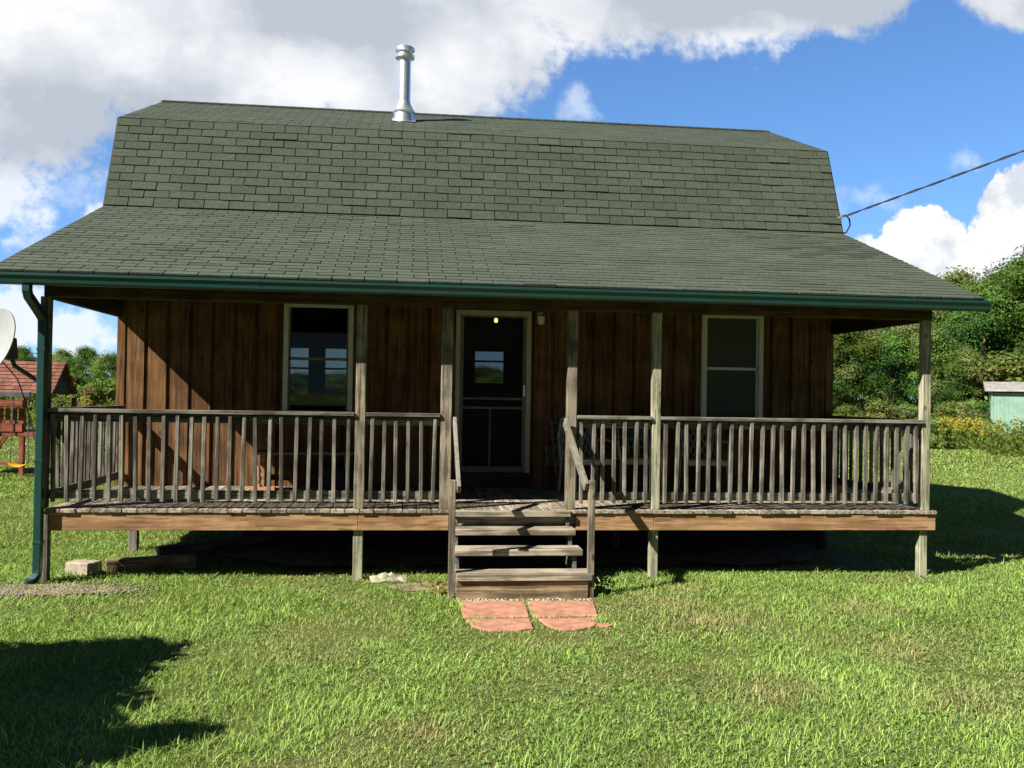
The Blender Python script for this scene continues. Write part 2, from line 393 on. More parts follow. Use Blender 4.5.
def npmesh(name, verts, quads=None, tris=None, vcol=None):
    me = bpy.data.meshes.new(name); nv = len(verts)
    me.vertices.add(nv); me.vertices.foreach_set('co', np.ascontiguousarray(verts, 'f').ravel())
    nq = 0 if quads is None else len(quads); ntr = 0 if tris is None else len(tris)
    idx = np.concatenate([q.ravel() for q in (quads, tris) if q is not None]).astype('i')
    me.loops.add(len(idx)); me.loops.foreach_set('vertex_index', idx)
    me.polygons.add(nq + ntr)
    st = np.concatenate([np.arange(nq) * 4, nq * 4 + np.arange(ntr) * 3]).astype('i')
    me.polygons.foreach_set('loop_start', st)
    if vcol is not None:
        a = me.color_attributes.new('tint', 'FLOAT_COLOR', 'POINT'); c4 = np.ones((nv, 4), 'f'); c4[:, :3] = vcol
        a.data.foreach_set('color', c4.ravel())
    me.update(calc_edges=True); me.validate(); return me
def vnoise(x, y, s, seed=0):
    g = np.random.default_rng(seed).random((256, 256)); x = x * s + 1000; y = y * s + 1000
    i = np.floor(x).astype(int); j = np.floor(y).astype(int); fx = x - i; fy = y - j
    fx = fx * fx * (3 - 2 * fx); fy = fy * fy * (3 - 2 * fy); i %= 256; j %= 256; i1 = (i + 1) % 256; j1 = (j + 1) % 256
    return (g[i, j] * (1 - fx) + g[i1, j] * fx) * (1 - fy) + (g[i, j1] * (1 - fx) + g[i1, j1] * fx) * fy

# ------------------------------------------------------------------ setting
WD, DZ, RZ = 9.36, 0.74, 1.735          # porch width, deck height, rail-top height
WY, BY = 2.34, 9.09                     # front and back wall planes
xs = np.concatenate([np.linspace(-900, -40, 12), np.linspace(-30, 45, 76), np.linspace(55, 900, 12)])
ys = np.concatenate([np.linspace(-900, -40, 12), np.linspace(-30, 70, 101), np.linspace(80, 1500, 14)])
X, Y = np.meshgrid(xs, ys); Z = (vnoise(X, Y, 0.35, 3) - 0.5) * 0.05
Z[(X > -29) & (X < 44) & (Y > -29) & (Y < 45)] = 0
gv = np.stack([X, Y, Z], -1).reshape(-1, 3); nx, ny = len(xs), len(ys)
ii = (np.arange(ny - 1)[:, None] * nx + np.arange(nx - 1)[None]).ravel()
ground = link('ground', npmesh('ground', gv, np.stack([ii, ii + 1, ii + nx + 1, ii + nx], 1)), 'ground'); tag(ground, kind='structure')
ground.data.shade_smooth()
m = MB()
NP = 60
outer = [(5.05 + (3.85 + 0.12 * math.sin(k * 5.1)) * max(-1, min(1, 1.25 * math.cos(2 * math.pi * k / NP))),
          4.9 + (4.2 + 0.1 * math.sin(k * 3.3)) * max(-1, min(1, 1.25 * math.sin(2 * math.pi * k / NP))), 0.03) for k in range(NP)]
m.add(outer, [tuple(range(NP))])
dirt = m.build('bare_earth', 'dirt'); tag(dirt, kind='structure')

# ------------------------------------------------------------------ the house
house = thing('wooden_house', 'brown board house with green gambrel shingle roof and railed front porch', 'house', (4.62, 4.6, 0), world=True)
# walls: reverse board-and-batten with openings
WIN_L = (2.02, 2.80, 1.70, 3.03); WIN_R = (7.47, 8.23, 1.68, 3.03); DOOR = (4.20, 5.09, 0.74, 2.99)
XL, XR = -0.05, 9.27
def siding(x0, x1, z0, z1, rects, y, out, name, parent, mat='sidingZ'):
    m = MB(); x = x0; rng = random.Random(len(name) * 7 + int(y * 10))
    def col(x, w, d0, d1, t):
        cuts = [(z0, z1)]
        for a, b, c, d in rects:
            if x + w > a + 0.001 and x < b - 0.001:
                nc = []
                for p, q in cuts:
                    if c > p: nc.append((p, min(q, c)))
                    if d < q: nc.append((max(p, d), q))
                cuts = [k for k in nc if k[1] - k[0] > 0.01]
        for p, q in cuts:
            a, b = y + out * d0, y + out * d1
            m.box(x, x + w, min(a, b), max(a, b), p, q, (t, t, t))
    edges = sorted({x0, x1} | {e for r in rects for e in r[:2] if x0 < e < x1})
    bx = [x0]
    while bx[-1] < x1: bx.append(bx[-1] + 0.27)
    for i in range(len(bx) - 1):
        t = rng.uniform(0.82, 1.12)
        for (a, b, d0, d1, tt) in ((bx[i], bx[i] + 0.222, 0.0, 0.035, t), (bx[i] + 0.222, bx[i + 1], 0.0, 0.008, t * 0.8)):
            b = min(b, x1)
            pts = [a] + [e for e in edges if a < e < b] + [b]
            for p, q in zip(pts, pts[1:]):
                if q - p > 0.002: col(p, q - p, d0, d1, tt)
    return m.build(name, mat, parent)
siding(XL + 0.1, XR - 0.1, 0.66, 4.05, [WIN_L, WIN_R, DOOR], WY, -1, 'front_wall', house)
for a in (XL, XR - .098):
    m = MB(); m.box(a, a + 0.098, WY - 0.05, WY + 0.05, 0.66, 4.0); m.build('corner_board', 'sidingZ', house, 0.004)
# gambrel profile (y, z)
PROF = [(2.34, 4.02), (2.94, 4.27), (3.45, 5.58), (5.71, 6.50), (7.97, 5.58), (8.48, 4.27), (9.09, 4.02)]
for xw, nm in ((XL + 0.02, 'side_wall'), (XR - 0.02, 'side_wall')):
    m = MB(); s = 1 if xw > 4 else -1
    y = WY + 0.06; rng = random.Random(5)
    def ztop(y):
        for (a, za), (b, zb) in zip(PROF, PROF[1:]):
            if a <= y <= b: return za + (zb - za) * (y - a) / (b - a)
        return 4.0
    while y < BY - 0.02:
        y2 = min(y + 0.24, BY)
        for a, b, d in ((y, y + (y2 - y) * .84, .035), (y + (y2 - y) * .84, y2, .01)):
            t = rng.uniform(.7, 1.2)
            m.prism([(a, .66), (b, .66), (b, ztop(b)), (a, ztop(a))], xw, xw + s * d, col=(t, t, t))
        y = y2
    m.build(nm, 'sidingZ', house)
# back wall with its openings, inner lining, floor and ceiling: the room one sees through the glass
b1, b2, b3 = (1.0, 1.62, 1.72, 2.85), (1.87, 2.47, 1.72, 2.85), (4.86, 5.52, 2.14, 2.86)
def panel_with_holes(m, x0, x1, z0, z1, y0, y1, rects):
    xsx = sorted({x0, x1} | {v for r in rects for v in r[:2]}); zsz = sorted({z0, z1} | {v for r in rects for v in r[2:]})
    for a, b in zip(xsx, xsx[1:]):
        for c_, d in zip(zsz, zsz[1:]):
            cx, cz = (a + b) / 2, (c_ + d) / 2
            if any(r[0] < cx < r[1] and r[2] < cz < r[3] for r in rects): continue
            m.box(a, b, y0, y1, c_, d)
m = MB(); panel_with_holes(m, XL, XR, .66, 4.05, BY, BY + .06, [b1, b2, b3]); m.build('back_wall', 'sidingZ', house)
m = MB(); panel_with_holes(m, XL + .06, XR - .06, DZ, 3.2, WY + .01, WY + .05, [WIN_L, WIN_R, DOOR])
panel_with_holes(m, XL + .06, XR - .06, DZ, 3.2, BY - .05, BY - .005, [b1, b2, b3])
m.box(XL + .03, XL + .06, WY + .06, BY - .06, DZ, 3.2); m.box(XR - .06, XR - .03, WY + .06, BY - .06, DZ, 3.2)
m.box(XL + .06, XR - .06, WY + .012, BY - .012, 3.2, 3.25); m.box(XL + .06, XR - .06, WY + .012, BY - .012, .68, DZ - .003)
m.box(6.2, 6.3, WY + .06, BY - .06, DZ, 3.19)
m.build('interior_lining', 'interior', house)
m = MB(); m.beam((0.7, 6.0, 2.45), (2.1, 6.4, 1.62), .05, .1)
for k in range(4): m.box(1.05 + k * .24, 1.09 + k * .24, 6.1 + k * .07, 6.14 + k * .07, DZ, 2.22 - k * .14)
m.box(1.75, 1.86, 6.3, 6.41, DZ, 1.9)
m.build('inner_stair_rail', 'brownX', house)
for r in (b1, b2, b3):
    m = MB(); fw = .04
    m.box(r[0], r[1], BY - .02, BY + .03, r[2], r[2] + fw); m.box(r[0], r[1], BY - .02, BY + .03, r[3] - fw, r[3])
    m.box(r[0], r[0] + fw, BY - .02, BY + .03, r[2] + fw, r[3] - fw); m.box(r[1] - fw, r[1], BY - .02, BY + .03, r[2] + fw, r[3] - fw)
    zm = 2.41 if r is not b3 else 2.62
    m.box(r[0] + fw, r[1] - fw, BY - .01, BY + .02, zm - .02, zm + .02)
    w = m.build('back_window', 'brownX', house)
    m = MB(); m.box(r[0] + fw, r[1] - fw, BY + .004, BY + .008, r[2] + fw, zm - .021); m.box(r[0] + fw, r[1] - fw, BY + .004, BY + .008, zm + .021, r[3] - fw)
    m.build('pane', 'rearglass', w)
# front windows
for r, zm in ((WIN_L, 2.36), (WIN_R, 2.34)):
    m = MB(); t = .085; y0, y1 = WY - .075, WY + .03
    m.box(r[0] - .045, r[0] + .016, y0, y1, r[2], r[3] - .016); m.box(r[1] - .016, r[1] + .045, y0, y1, r[2], r[3] - .016)
    m.box(r[0] - .045, r[1] + .045, y0, y1, r[3] - .016, r[3] + .04); m.box(r[0] - .06, r[1] + .06, y0 - .03, y1, r[2] - .05, r[2])
    w = m.build('window', 'white', house, .004)
    m = MB(); m.box(r[0] + .016, r[1] - .016, WY - .035, WY + .0, zm - .018, zm + .018)
    m.box(r[0] + .017, r[0] + .04, WY - .035, WY, r[2] + .01, r[3] - .02); m.box(r[1] - .04, r[1] - .017, WY - .035, WY, r[2] + .01, r[3] - .02)
    m.build('sash', 'white' if r is WIN_R else 'screenframe', w)
    m = MB(); m.box(r[0] + .016, r[1] - .016, WY + .004, WY + .008, r[2], r[3] - .016); m.build('pane', 'glass', w)
    if r is WIN_R:
        m = MB(); m.box(r[0] + .041, r[1] - .041, WY - .014, WY - .011, r[2] + .01, r[3] - .02); m.build('insect_screen', 'winscreen', w)
# door: tan trim, screen door
m = MB(); x0, x1, zt = 4.155, 5.135, 3.035
m.box(x0, x0 + .055, WY - .08, WY + .02, .93, zt - .07); m.box(x1 - .065, x1, WY - .08, WY + .02, .93, zt - .07); m.box(x0, x1, WY - .08, WY + .02, zt - .07, zt)
m.build('door_trim', 'trim', house, .004)
m = MB(); m.box(4.18, 5.11, WY - .10, WY + .05, .742, .93); m.build('door_threshold', 'brownX', house, .006)
m = MB(); m.box(4.212, 4.255, WY - .06, WY - .03, .935, 2.965); m.box(5.03, 5.068, WY - .06, WY - .03, .935, 2.965)
m.box(4.256, 5.029, WY - .06, WY - .03, 2.945, 2.965); m.box(4.256, 5.029, WY - .06, WY - .03, .935, 1.01)
m.box(4.256, 5.029, WY - .06, WY - .03, 1.875, 1.905); m.box(4.256, 5.029, WY - .06, WY - .03, 1.755, 1.785); m.box(4.6, 4.622, WY - .058, WY - .032, 1.011, 1.754)
sd = m.build('screen_door', 'screenframe', house, .003)
m = MB(); m.box(4.256, 5.029, WY - .046, WY - .043, 1.011, 2.944); m.build('insect_mesh', 'screen', sd)
m = MB(); m.box(5.035, 5.06, WY - .085, WY - .061, 1.93, 2.07); m.tube([(5.047, WY - .085, 2.05), (5.047, WY - .13, 2.05), (5.047, WY - .13, 1.95), (5.047, WY - .085, 1.95)], .008, 8); m.build('handle', 'steel', sd)
# wall lantern beside the door
m = MB(); m.box(5.215, 5.285, WY - .06, WY - .036, 2.87, 3.03); wl_ = m.build('wall_lantern', 'white', house, .006)
m = MB(); m.tube_z([(5.25, WY - .11, 2.86, .03), (5.25, WY - .11, 2.88, .045), (5.25, WY - .11, 2.97, .05), (5.25, WY - .11, 2.99, .02)], 12); m.box(5.24, 5.26, WY - .11, WY - .061, 2.99, 3.01)
m.build('lantern_glass', 'white', wl_, smooth=True)
# foundation under the wall
m = MB(); m.box(1.5, XR - .05, WY + .03, WY + .23, -.1, .655); m.box(1.5, 1.7, WY + .231, BY, -.1, .655); m.box(.05, .3, BY - .4, BY, -.1, .655); m.box(.05, .3, 5.4, 5.65, -.1, .655); m.box(XR - .25, XR - .05, WY + .231, BY, -.1, .655)
m.build('foundation', 'block', house)

# porch deck
m = MB(); x = 0.0; rng = random.Random(3)
while x < WD - .02:
    w = min(.141, WD - x); f = rng.uniform(-.008, .012); t = rng.uniform(.78, 1.15)
    m.box(x, x + w, -.055 + f, WY - .042, DZ - .038 + rng.uniform(-.003, .002), DZ + rng.uniform(-.002, .001), (t, t * rng.uniform(.96, 1.0), t * rng.uniform(.92, 1.0)))
    x += .1465
m.build('porch_floor', 'deckY', house, .004)
for a, b in ((0.03, 3.055), (3.058, 3.99), (5.33, 6.17), (6.173, WD)):
    m = MB(); m.box(a, b, -.03, .01, .522, .70); m.build('rim_joist', 'rimX', house, .004)
m = MB(); m.box(3.992, 5.328, .012, .05, .51, .698); m.build('opening_joist', 'greyX', house, .004)
for a in (.03, WD - .04):
    m = MB(); m.box(a, a + .04, .012, WY, .522 if a > 1 else .63, .70); m.build('side_joist', 'rimX', house, .004)
m = MB()
for k in range(2, 16): m.box(.05 + k * .58, .09 + k * .58, .013, WY - .05, .53, .70)
m.build('floor_joist', 'brownY', house)
# posts (upper) and the stubs below the deck
rng = random.Random(9)
def post(x0, x1, mat, z0=DZ, z1=2.845, y0=-.03, y1=.06):
    m = MB(); lean = rng.uniform(-.004, .004)
    vs = []
    for i, z in enumerate(np.linspace(z0, z1, 9)):
        j = lean * (i / 8); w = .0015 * math.sin(i * 2.3 + x0 * 5)
        vs.append([(x0 + j + w, y0, z), (x1 + j - w, y0, z), (x1 + j - w, y1, z), (x0 + j + w, y1, z)])
    fl = [p for r in vs for p in r]; fs = [(3, 2, 1, 0), tuple(32 + k for k in range(4))]
    for i in range(8):
        for k in range(4): fs.append((i * 4 + k, i * 4 + (k + 1) % 4, i * 4 + 4 + (k + 1) % 4, i * 4 + 4 + k))
    m.add(fl, fs); return m.build('porch_post', mat, house, .005)
post(-.09, .0, 'greyZ'); post(3.012, 3.115, 'postZ'); post(3.89, 4.005, 'postZ'); post(5.218, 5.322, 'postZ'); post(6.145, 6.235, 'greenpostZ'); post(9.195, 9.29, 'greenpostZ')
for a, b, mt in ((-.07, .012, 'greyZ'), (3.01, 3.11, 'greenpostZ'), (6.145, 6.235, 'greenpostZ'), (9.2, 9.29, 'greenpostZ')):
    m = MB(); m.box(a, b, .012, .10, -.2, .70); m.build('deck_support_post', mt, house, .005)
for a, yy in ((.26, 1.85), (8.9, 1.85), (6.15, 1.85)):
    m = MB(); m.box(a, a + .1, yy, yy + .1, -.2, .70); m.build('deck_support_post', 'greyZ', house, .005)
# stair post stubs at the opening are the hand-rail posts below
# railings
def baluster_mesh(hgt, seed):
    m = MB(); m.box(-.019, .019, -.019, .019, 0, hgt); return m
bal_master = None
def railing(p0, p1, spacing, name='railing'):
    """rail along p0->p1 (x,y): cap, upper and lower rails in one mesh; every baluster its own sub-part"""
    global bal_master
    a = Vector((p0[0], p0[1], 0)); b = Vector((p1[0], p1[1], 0)); d = (b - a).normalized(); n = Vector((d.y, -d.x, 0))  # outward
    L = (b - a).length; zc = Vector((0, 0, 1)); gx = 'X' if abs(d.x) > .5 else 'Y'
    m = MB()
    m.beam(a + zc * (RZ - .019), b + zc * (RZ - .019), .12, .038)
    r = m.build(name, 'grey' + gx, house, .004)
    for nm, z in (('upper_rail', RZ - .085), ('lower_rail', DZ + .14)):
        m = MB(); m.beam(a - n * .02 + zc * z, b - n * .02 + zc * z, .036, .088); m.build(nm, 'grey' + gx, r, .004)
    N = max(1, round(L / spacing)); off = OFF[house.name]
    for k in range(N):
        s = (k + .5) * L / N + random.uniform(-.006, .006); q = a + d * s + n * .019
        if bal_master is None:
            mm = MB(); mm.box(-.019, .019, -.018, .018, 0, .875)
            o = mm.build('baluster', 'greyZ', None, .004); bal_master = o; o.parent = r
        else:
            o = bal_master.copy(); COL.objects.link(o); o.parent = r
        o.location = q + Vector((0, 0, DZ + .075 + random.uniform(-.012, .008))) - off
        o.rotation_euler = (random.uniform(-.012, .012), random.uniform(-.018, .018), math.atan2(d.y, d.x) + random.uniform(-.06, .06))
    return r
railing((.0, -.0), (3.005, -.0), .131); railing((3.12, -.0), (3.885, -.0), .126); railing((5.325, -.0), (6.135, -.0), .119); railing((6.235, -.0), (9.195, -.0), .1187)
railing((.02, WY - .06), (.02, .085), .131); railing((9.22, .085), (9.22, WY - .06), .131)
# header beam, ceiling and side gable infill of the porch
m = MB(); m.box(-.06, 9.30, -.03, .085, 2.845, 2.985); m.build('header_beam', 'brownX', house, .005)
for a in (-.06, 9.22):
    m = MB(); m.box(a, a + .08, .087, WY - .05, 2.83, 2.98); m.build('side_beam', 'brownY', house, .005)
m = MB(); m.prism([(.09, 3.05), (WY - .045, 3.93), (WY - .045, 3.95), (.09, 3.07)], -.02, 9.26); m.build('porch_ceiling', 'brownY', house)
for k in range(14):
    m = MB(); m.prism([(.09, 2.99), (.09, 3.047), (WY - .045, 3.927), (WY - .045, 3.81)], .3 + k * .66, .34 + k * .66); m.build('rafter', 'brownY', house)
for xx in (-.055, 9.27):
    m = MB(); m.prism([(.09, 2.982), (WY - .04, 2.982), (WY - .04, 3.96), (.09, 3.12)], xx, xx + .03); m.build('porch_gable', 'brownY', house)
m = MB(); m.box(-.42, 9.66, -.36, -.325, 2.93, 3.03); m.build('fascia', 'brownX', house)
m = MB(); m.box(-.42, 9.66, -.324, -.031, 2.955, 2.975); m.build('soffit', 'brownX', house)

# roof: sheathing slabs + individually lapped shingle tabs (one mesh per slope)
XA, XB = -.434, 9.681
LOW = ((-.385, 3.055), (2.94, 4.331)); STEEP = ((2.925, 4.345), (3.45, 5.6405)); TOP = ((3.444, 5.6435), (5.713, 6.5758))
m = MB()
for (ya, za), (yb, zb) in (LOW, STEEP, TOP):
    m.prism([(ya, za - .03), (yb, zb - .03), (yb + .02, zb - .075), (ya + .09, za - .04)], XA, XB)
for (ya, za), (yb, zb) in (((5.716, 6.5758), (7.97, 5.64)), ((7.97, 5.63), (8.48, 4.34)), ((8.48, 4.335), (9.5, 3.95))):
    m.prism([(ya, za - .02), (yb, zb - .02), (yb, zb - .065), (ya, za - .065)], XA, XB)
roof = m.build('roof', 'rake', house)
def shingles(seg, seed, th=.012, tone=1.0, skirt=.012, exposure=.125, tab=.322):
    (ya, za), (yb, zb) = seg; d = Vector((0, yb - ya, zb - za)); L = d.length; d.normalize(); n = Vector((0, -d.z, d.y))
    rng = random.Random(seed); m = MB(); nc = int(round(L / exposure)); e = L / nc; o = Vector((0, ya, za))
    for i in range(nc):
        x = XA - rng.uniform(0.0, .02) - (tab * .5 if i % 2 else 0) - rng.uniform(0, .012); s0 = i * e; s1 = min(L, (i + 1) * e + .03)
        rowj = rng.uniform(-.004, .004)
        while x < XB:
            xa, xb = max(x + .006, XA), min(x + tab - .006, XB)
            if xb - xa > .03:
                j = rowj + rng.uniform(-.004, .004) + (-.012 if rng.random() < .04 else 0); lift = th * rng.uniform(.75, 1.35) + (th * .7 if rng.random() < .05 else 0)
                t = rng.uniform(.88, 1.08); g = rng.uniform(-.035, .035)
                col = (t * (1 + g), t, t * (1 - g * .6))
                col = tuple(v * tone for v in col)
                if seg is LOW and rng.random() < .5 * math.exp(-((x - 8.9) / .7) ** 2 - ((s0 - 2.4) / .9) ** 2) + .35 * math.exp(-((x - 1.4) / .6) ** 2 - ((s0 - .7) / .35) ** 2): dk = rng.uniform(.6, .8); col = tuple(v * dk for v in col)
                a0, a1 = o + d * (s0 + j), o + d * (s0 + j + rng.uniform(-.003, .003)); b_ = o + d * s1
                P = [Vector((xa, 0, 0)) + a0 + n * lift, Vector((xb, 0, 0)) + a1 + n * lift * rng.uniform(.9, 1.1), Vector((xb, 0, 0)) + b_ + n * .001, Vector((xa, 0, 0)) + b_ + n * .001,
                     Vector((xa, 0, 0)) + a0 - n * skirt, Vector((xb, 0, 0)) + a1 - n * skirt, Vector((xb, 0, 0)) + b_ - n * skirt, Vector((xa, 0, 0)) + b_ - n * skirt]
                m.add(P, [(0, 1, 2, 3), (0, 4, 5, 1), (0, 3, 7, 4), (1, 5, 6, 2)], col)
            x += tab
    return m.build('shingles', 'shingle', roof)
shingles(LOW, 1, .008, 1.22); shingles(STEEP, 2, .013, 1.0); shingles(TOP, 3, .004, 1.15, .002)
m = MB(); x = XA; rng = random.Random(4)
while x < XB - .05:
    b_ = min(x + .17, XB); t = rng.uniform(.55, .8)
    for s in (-1, 1): m.add([(x, 5.713, 6.600), (b_, 5.713, 6.597), (b_, 5.713 + s * .15, 6.537), (x, 5.713 + s * .15, 6.54), (x, 5.713 + s * .15, 6.52), (b_, 5.713 + s * .15, 6.52)], [(0, 1, 2, 3), (3, 2, 5, 4)], (t, t, t))
    x += .155
m.build('ridge_cap', 'shingle', roof)
for xx in (XA - .02, XB - .001):   # thin drip edge along the rakes
    m = MB()
    for (ya, za), (yb, zb) in (LOW, STEEP, TOP):
        m.prism([(ya, za - .005), (yb, zb - .005), (yb, zb - .10), (ya, za - .10)], xx, xx + .021)
    m.build('rake_board', 'rake', roof)
# gutter and downspout
m = MB()
gd = -.022
gp = [(-.362, 3.04), (-.362, 2.938), (-.43, 2.938), (-.455, 2.955), (-.46, 2.985), (-.48, 3.02), (-.48, 3.046), (-.468, 3.046), (-.468, 3.03), (-.452, 3.0), (-.446, 2.97), (-.425, 2.95), (-.372, 2.95), (-.372, 3.04)]
gp = [(a, b_ + gd) for a, b_ in gp]
m.prism(gp, -.50, 9.70); m.prism([(a, b_ + gd) for a, b_ in ((-.365, 3.035), (-.365, 2.927), (-.43, 2.927), (-.455, 2.957), (-.462, 2.987), (-.478, 3.022), (-.478, 3.04))], -.499, -.495); m.prism([(a, b_ + gd) for a, b_ in ((-.365, 3.035), (-.365, 2.927), (-.43, 2.927), (-.455, 2.957), (-.462, 2.987), (-.478, 3.022), (-.478, 3.04))], 9.694, 9.699)
gut = m.build('gutter', 'teal', house)
def rect_sweep(pts, w, d):
    m = MB(); vs = []; pts = [Vector(p) for p in pts]
    for i, p in enumerate(pts):
        t = (pts[min(i + 1, len(pts) - 1)] - pts[max(i - 1, 0)]).normalized()
        s = Vector((1, 0, 0)); s = (s - t * s.dot(t)).normalized(); u = t.cross(s)
        vs += [p + s * a * w / 2 + u * b_ * d / 2 for a, b_ in ((-.8, -1), (.8, -1), (1, -.8), (1, .8), (.8, 1), (-.8, 1), (-1, .8), (-1, -.8))]
    fs = [tuple(range(7, -1, -1)), tuple((len(pts) - 1) * 8 + k for k in range(8))]
    for i in range(len(pts) - 1):
        for k in range(8): fs.append((i * 8 + k, i * 8 + (k + 1) % 8, i * 8 + 8 + (k + 1) % 8, i * 8 + 8 + k))
    m.add(vs, fs); return m
rect_sweep([(-.075, -.40, 2.92), (-.075, -.40, 2.86), (-.07, -.38, 2.81), (-.055, -.27, 2.735), (-.045, -.16, 2.665), (-.04, -.105, 2.62), (-.04, -.092, 2.56), (-.04, -.09, 1.6), (-.04, -.09, .76), (-.04, -.09, .15), (-.045, -.10, .10), (-.06, -.13, .06), (-.085, -.16, .035), (-.11, -.18, .03)], .075, .08).build('downspout', 'teal', gut)
for z in (2.3, 1.2, .4):
    m = MB(); m.box(-.081, .001, -.133, -.047, z, z + .03); m.build('strap', 'teal', gut, .003)
for xx in (2.05, 5.1, 8.15):
    m = MB(); m.prism([(a - (.002 if a < -.4 else 0), b_ - (.002 if b_ < 2.94 else 0)) for a, b_ in gp[:7]] + [(-.37, 3.02)], xx, xx + .05); m.build('seam_cover', 'teal', gut)
# stove flue
fx, fy = 3.415, 4.64
m = MB(); m.tube_z([(fx, fy, 6.42, .094), (fx, fy, 7.12, .094)], 24)
fl_ = m.build('flue_pipe', 'steel', house, smooth=True)
m = MB(); m.tube_z([(fx, fy, 5.98, .17), (fx, fy, 6.27, .145)], 24); m.add([(fx - .18, fy - .19, 6.067 + .012), (fx + .18, fy - .19, 6.067 + .012), (fx + .18, fy + .2, 6.23 + .012), (fx - .18, fy + .2, 6.23 + .012)], [(0, 1, 2, 3)])
m.build('flashing', 'steel', fl_, smooth=True)
m = MB(); m.tube_z([(fx, fy, 6.255, .165), (fx, fy, 6.275, .17), (fx, fy, 6.285, .16), (fx, fy, 6.40, .10), (fx, fy, 6.43, .097)], 24); m.build('storm_collar', 'steel', fl_, smooth=True)
m = MB(); m.tube_z([(fx, fy, 7.09, .1), (fx, fy, 7.10, .148), (fx, fy, 7.14, .152), (fx, fy, 7.15, .105), (fx, fy, 7.22, .105)], 24)
m.tube_z([(fx, fy, 7.205, .11), (fx, fy, 7.215, .15), (fx, fy, 7.255, .152), (fx, fy, 7.285, .10), (fx, fy, 7.295, .02)], 24); m.build('flue_cap', 'steel', fl_, smooth=True)
# porch steps
m = MB()
STEPS = [(.736, -.10, .12), (.568, -.26, -.0), (.405, -.53, -.26), (.238, -.93, -.64)]
st = bpy.data.objects.new('porch_steps', None); COL.objects.link(st); st.parent = house; OFF[st.name] = OFF[house.name]
xr = [5.265, 5.29, 5.315, 5.335]
for (z, yf, yb), xx in zip(STEPS, xr):
    m = MB(); m.box(4.03, xx, yf, yb if z < .7 else -.047, z - .065, z); m.build('tread', 'greyT', st, .006)
m = MB(); m.box(4.03, 5.30, -.895, -.855, -.03, .17); m.build('kick_board', 'tanX', st, .004)
for xx in (4.04, 5.22):
    m = MB(); m.prism([(-.035, .66), (-.035, .2), (-.7, -.02), (-.85, -.02), (-.85, .17), (-.49, .17), (-.49, .337), (-.22, .337), (-.22, .502), (-.06, .502), (-.06, .66)], xx, xx + .04); m.build('stringer', 'greyY', st, .004)
m = MB(); m.box(3.955, 4.015, -.86, -.79, -.2, 1.12); m.build('hand_rail_post', 'postZ', st, .005)
m = MB(); m.box(5.30, 5.36, -.88, -.81, -.2, 1.125); m.build('hand_rail_post', 'postZ', st, .005)
m = MB(); m.beam((4.035, -.035, 1.67), (4.04, -.93, 1.04), .038, .09); m.build('hand_rail', 'railY', st, .005)
m = MB(); m.beam((5.195, -.06, 1.67), (5.275, -.86, 1.06), .038, .1); m.build('hand_rail', 'railY', st, .005)

# ------------------------------------------------------------------ things on and around the porch
# lit lamp on the room's ceiling
lamp = thing('ceiling_lamp', 'small lit ceiling lamp glowing warm behind the top of the screen door', 'lamp', at(496, 321, y=4.2) + Vector((0, 0, .085)))
m = MB(); m.tube_z([(0, 0, -.045, .05), (0, 0, -.002, .09)], 16); m.build('lamp_base', 'darksteel', lamp, smooth=True)
m = MB(); m.tube_z([(0, 0, -.11, .01), (0, 0, -.10, .024), (0, 0, -.075, .028), (0, 0, -.046, .02)], 12); m.build('bulb', 'bulb', lamp, smooth=True)
# bench
bench = thing('wooden_bench', 'low wooden bench against the wall under the left window', 'bench', (2.33, 1.85, DZ))
m = MB()
for k in range(3): m.box(-.6, .6, -.19 + k * .13, -.07 + k * .13, .44, .475)
m.build('seat', 'greyX', bench, .004)
for s in (-1, 1):
    m = MB(); m.box(s * .5 - .03, s * .5 + .03, -.16, .16, 0, .438); m.build('leg', 'rimX', bench, .004)
m = MB(); m.box(-.468, .468, -.02, .02, .12, .19); m.build('stretcher', 'brownX', bench, .004)
m = MB(); m.box(-.2, .2, -.17, .15, 0, .27); m.box(-.21, .21, -.18, .16, .27, .30)
cr = m.build('storage_box', 'black', None, .01); cr.location = (2.72, 1.86, DZ); tag(cr, 'dark lidded box stored under the right end of the porch bench', 'box')
m = MB(); m.tube_z([(0, 0, .02, .05), (0, 0, .06, .055), (0, 0, .10, .03), (0, 0, .16, .042), (0, 0, .20, .025), (0, 0, .26, .032), (0, 0, .31, .012)], 14); m.box(-.1, .2, -.06, .06, -.0, .06)
fg = m.build('leg_on_brick', 'terracotta', None, smooth=True); fg.location = (1.80, 1.6, DZ + .002); tag(fg, 'orange brown leg on a brick standing in the sun by the left end of the bench', 'bench leg')  # stands in for the sunlit end leg of the bench, set on a brick
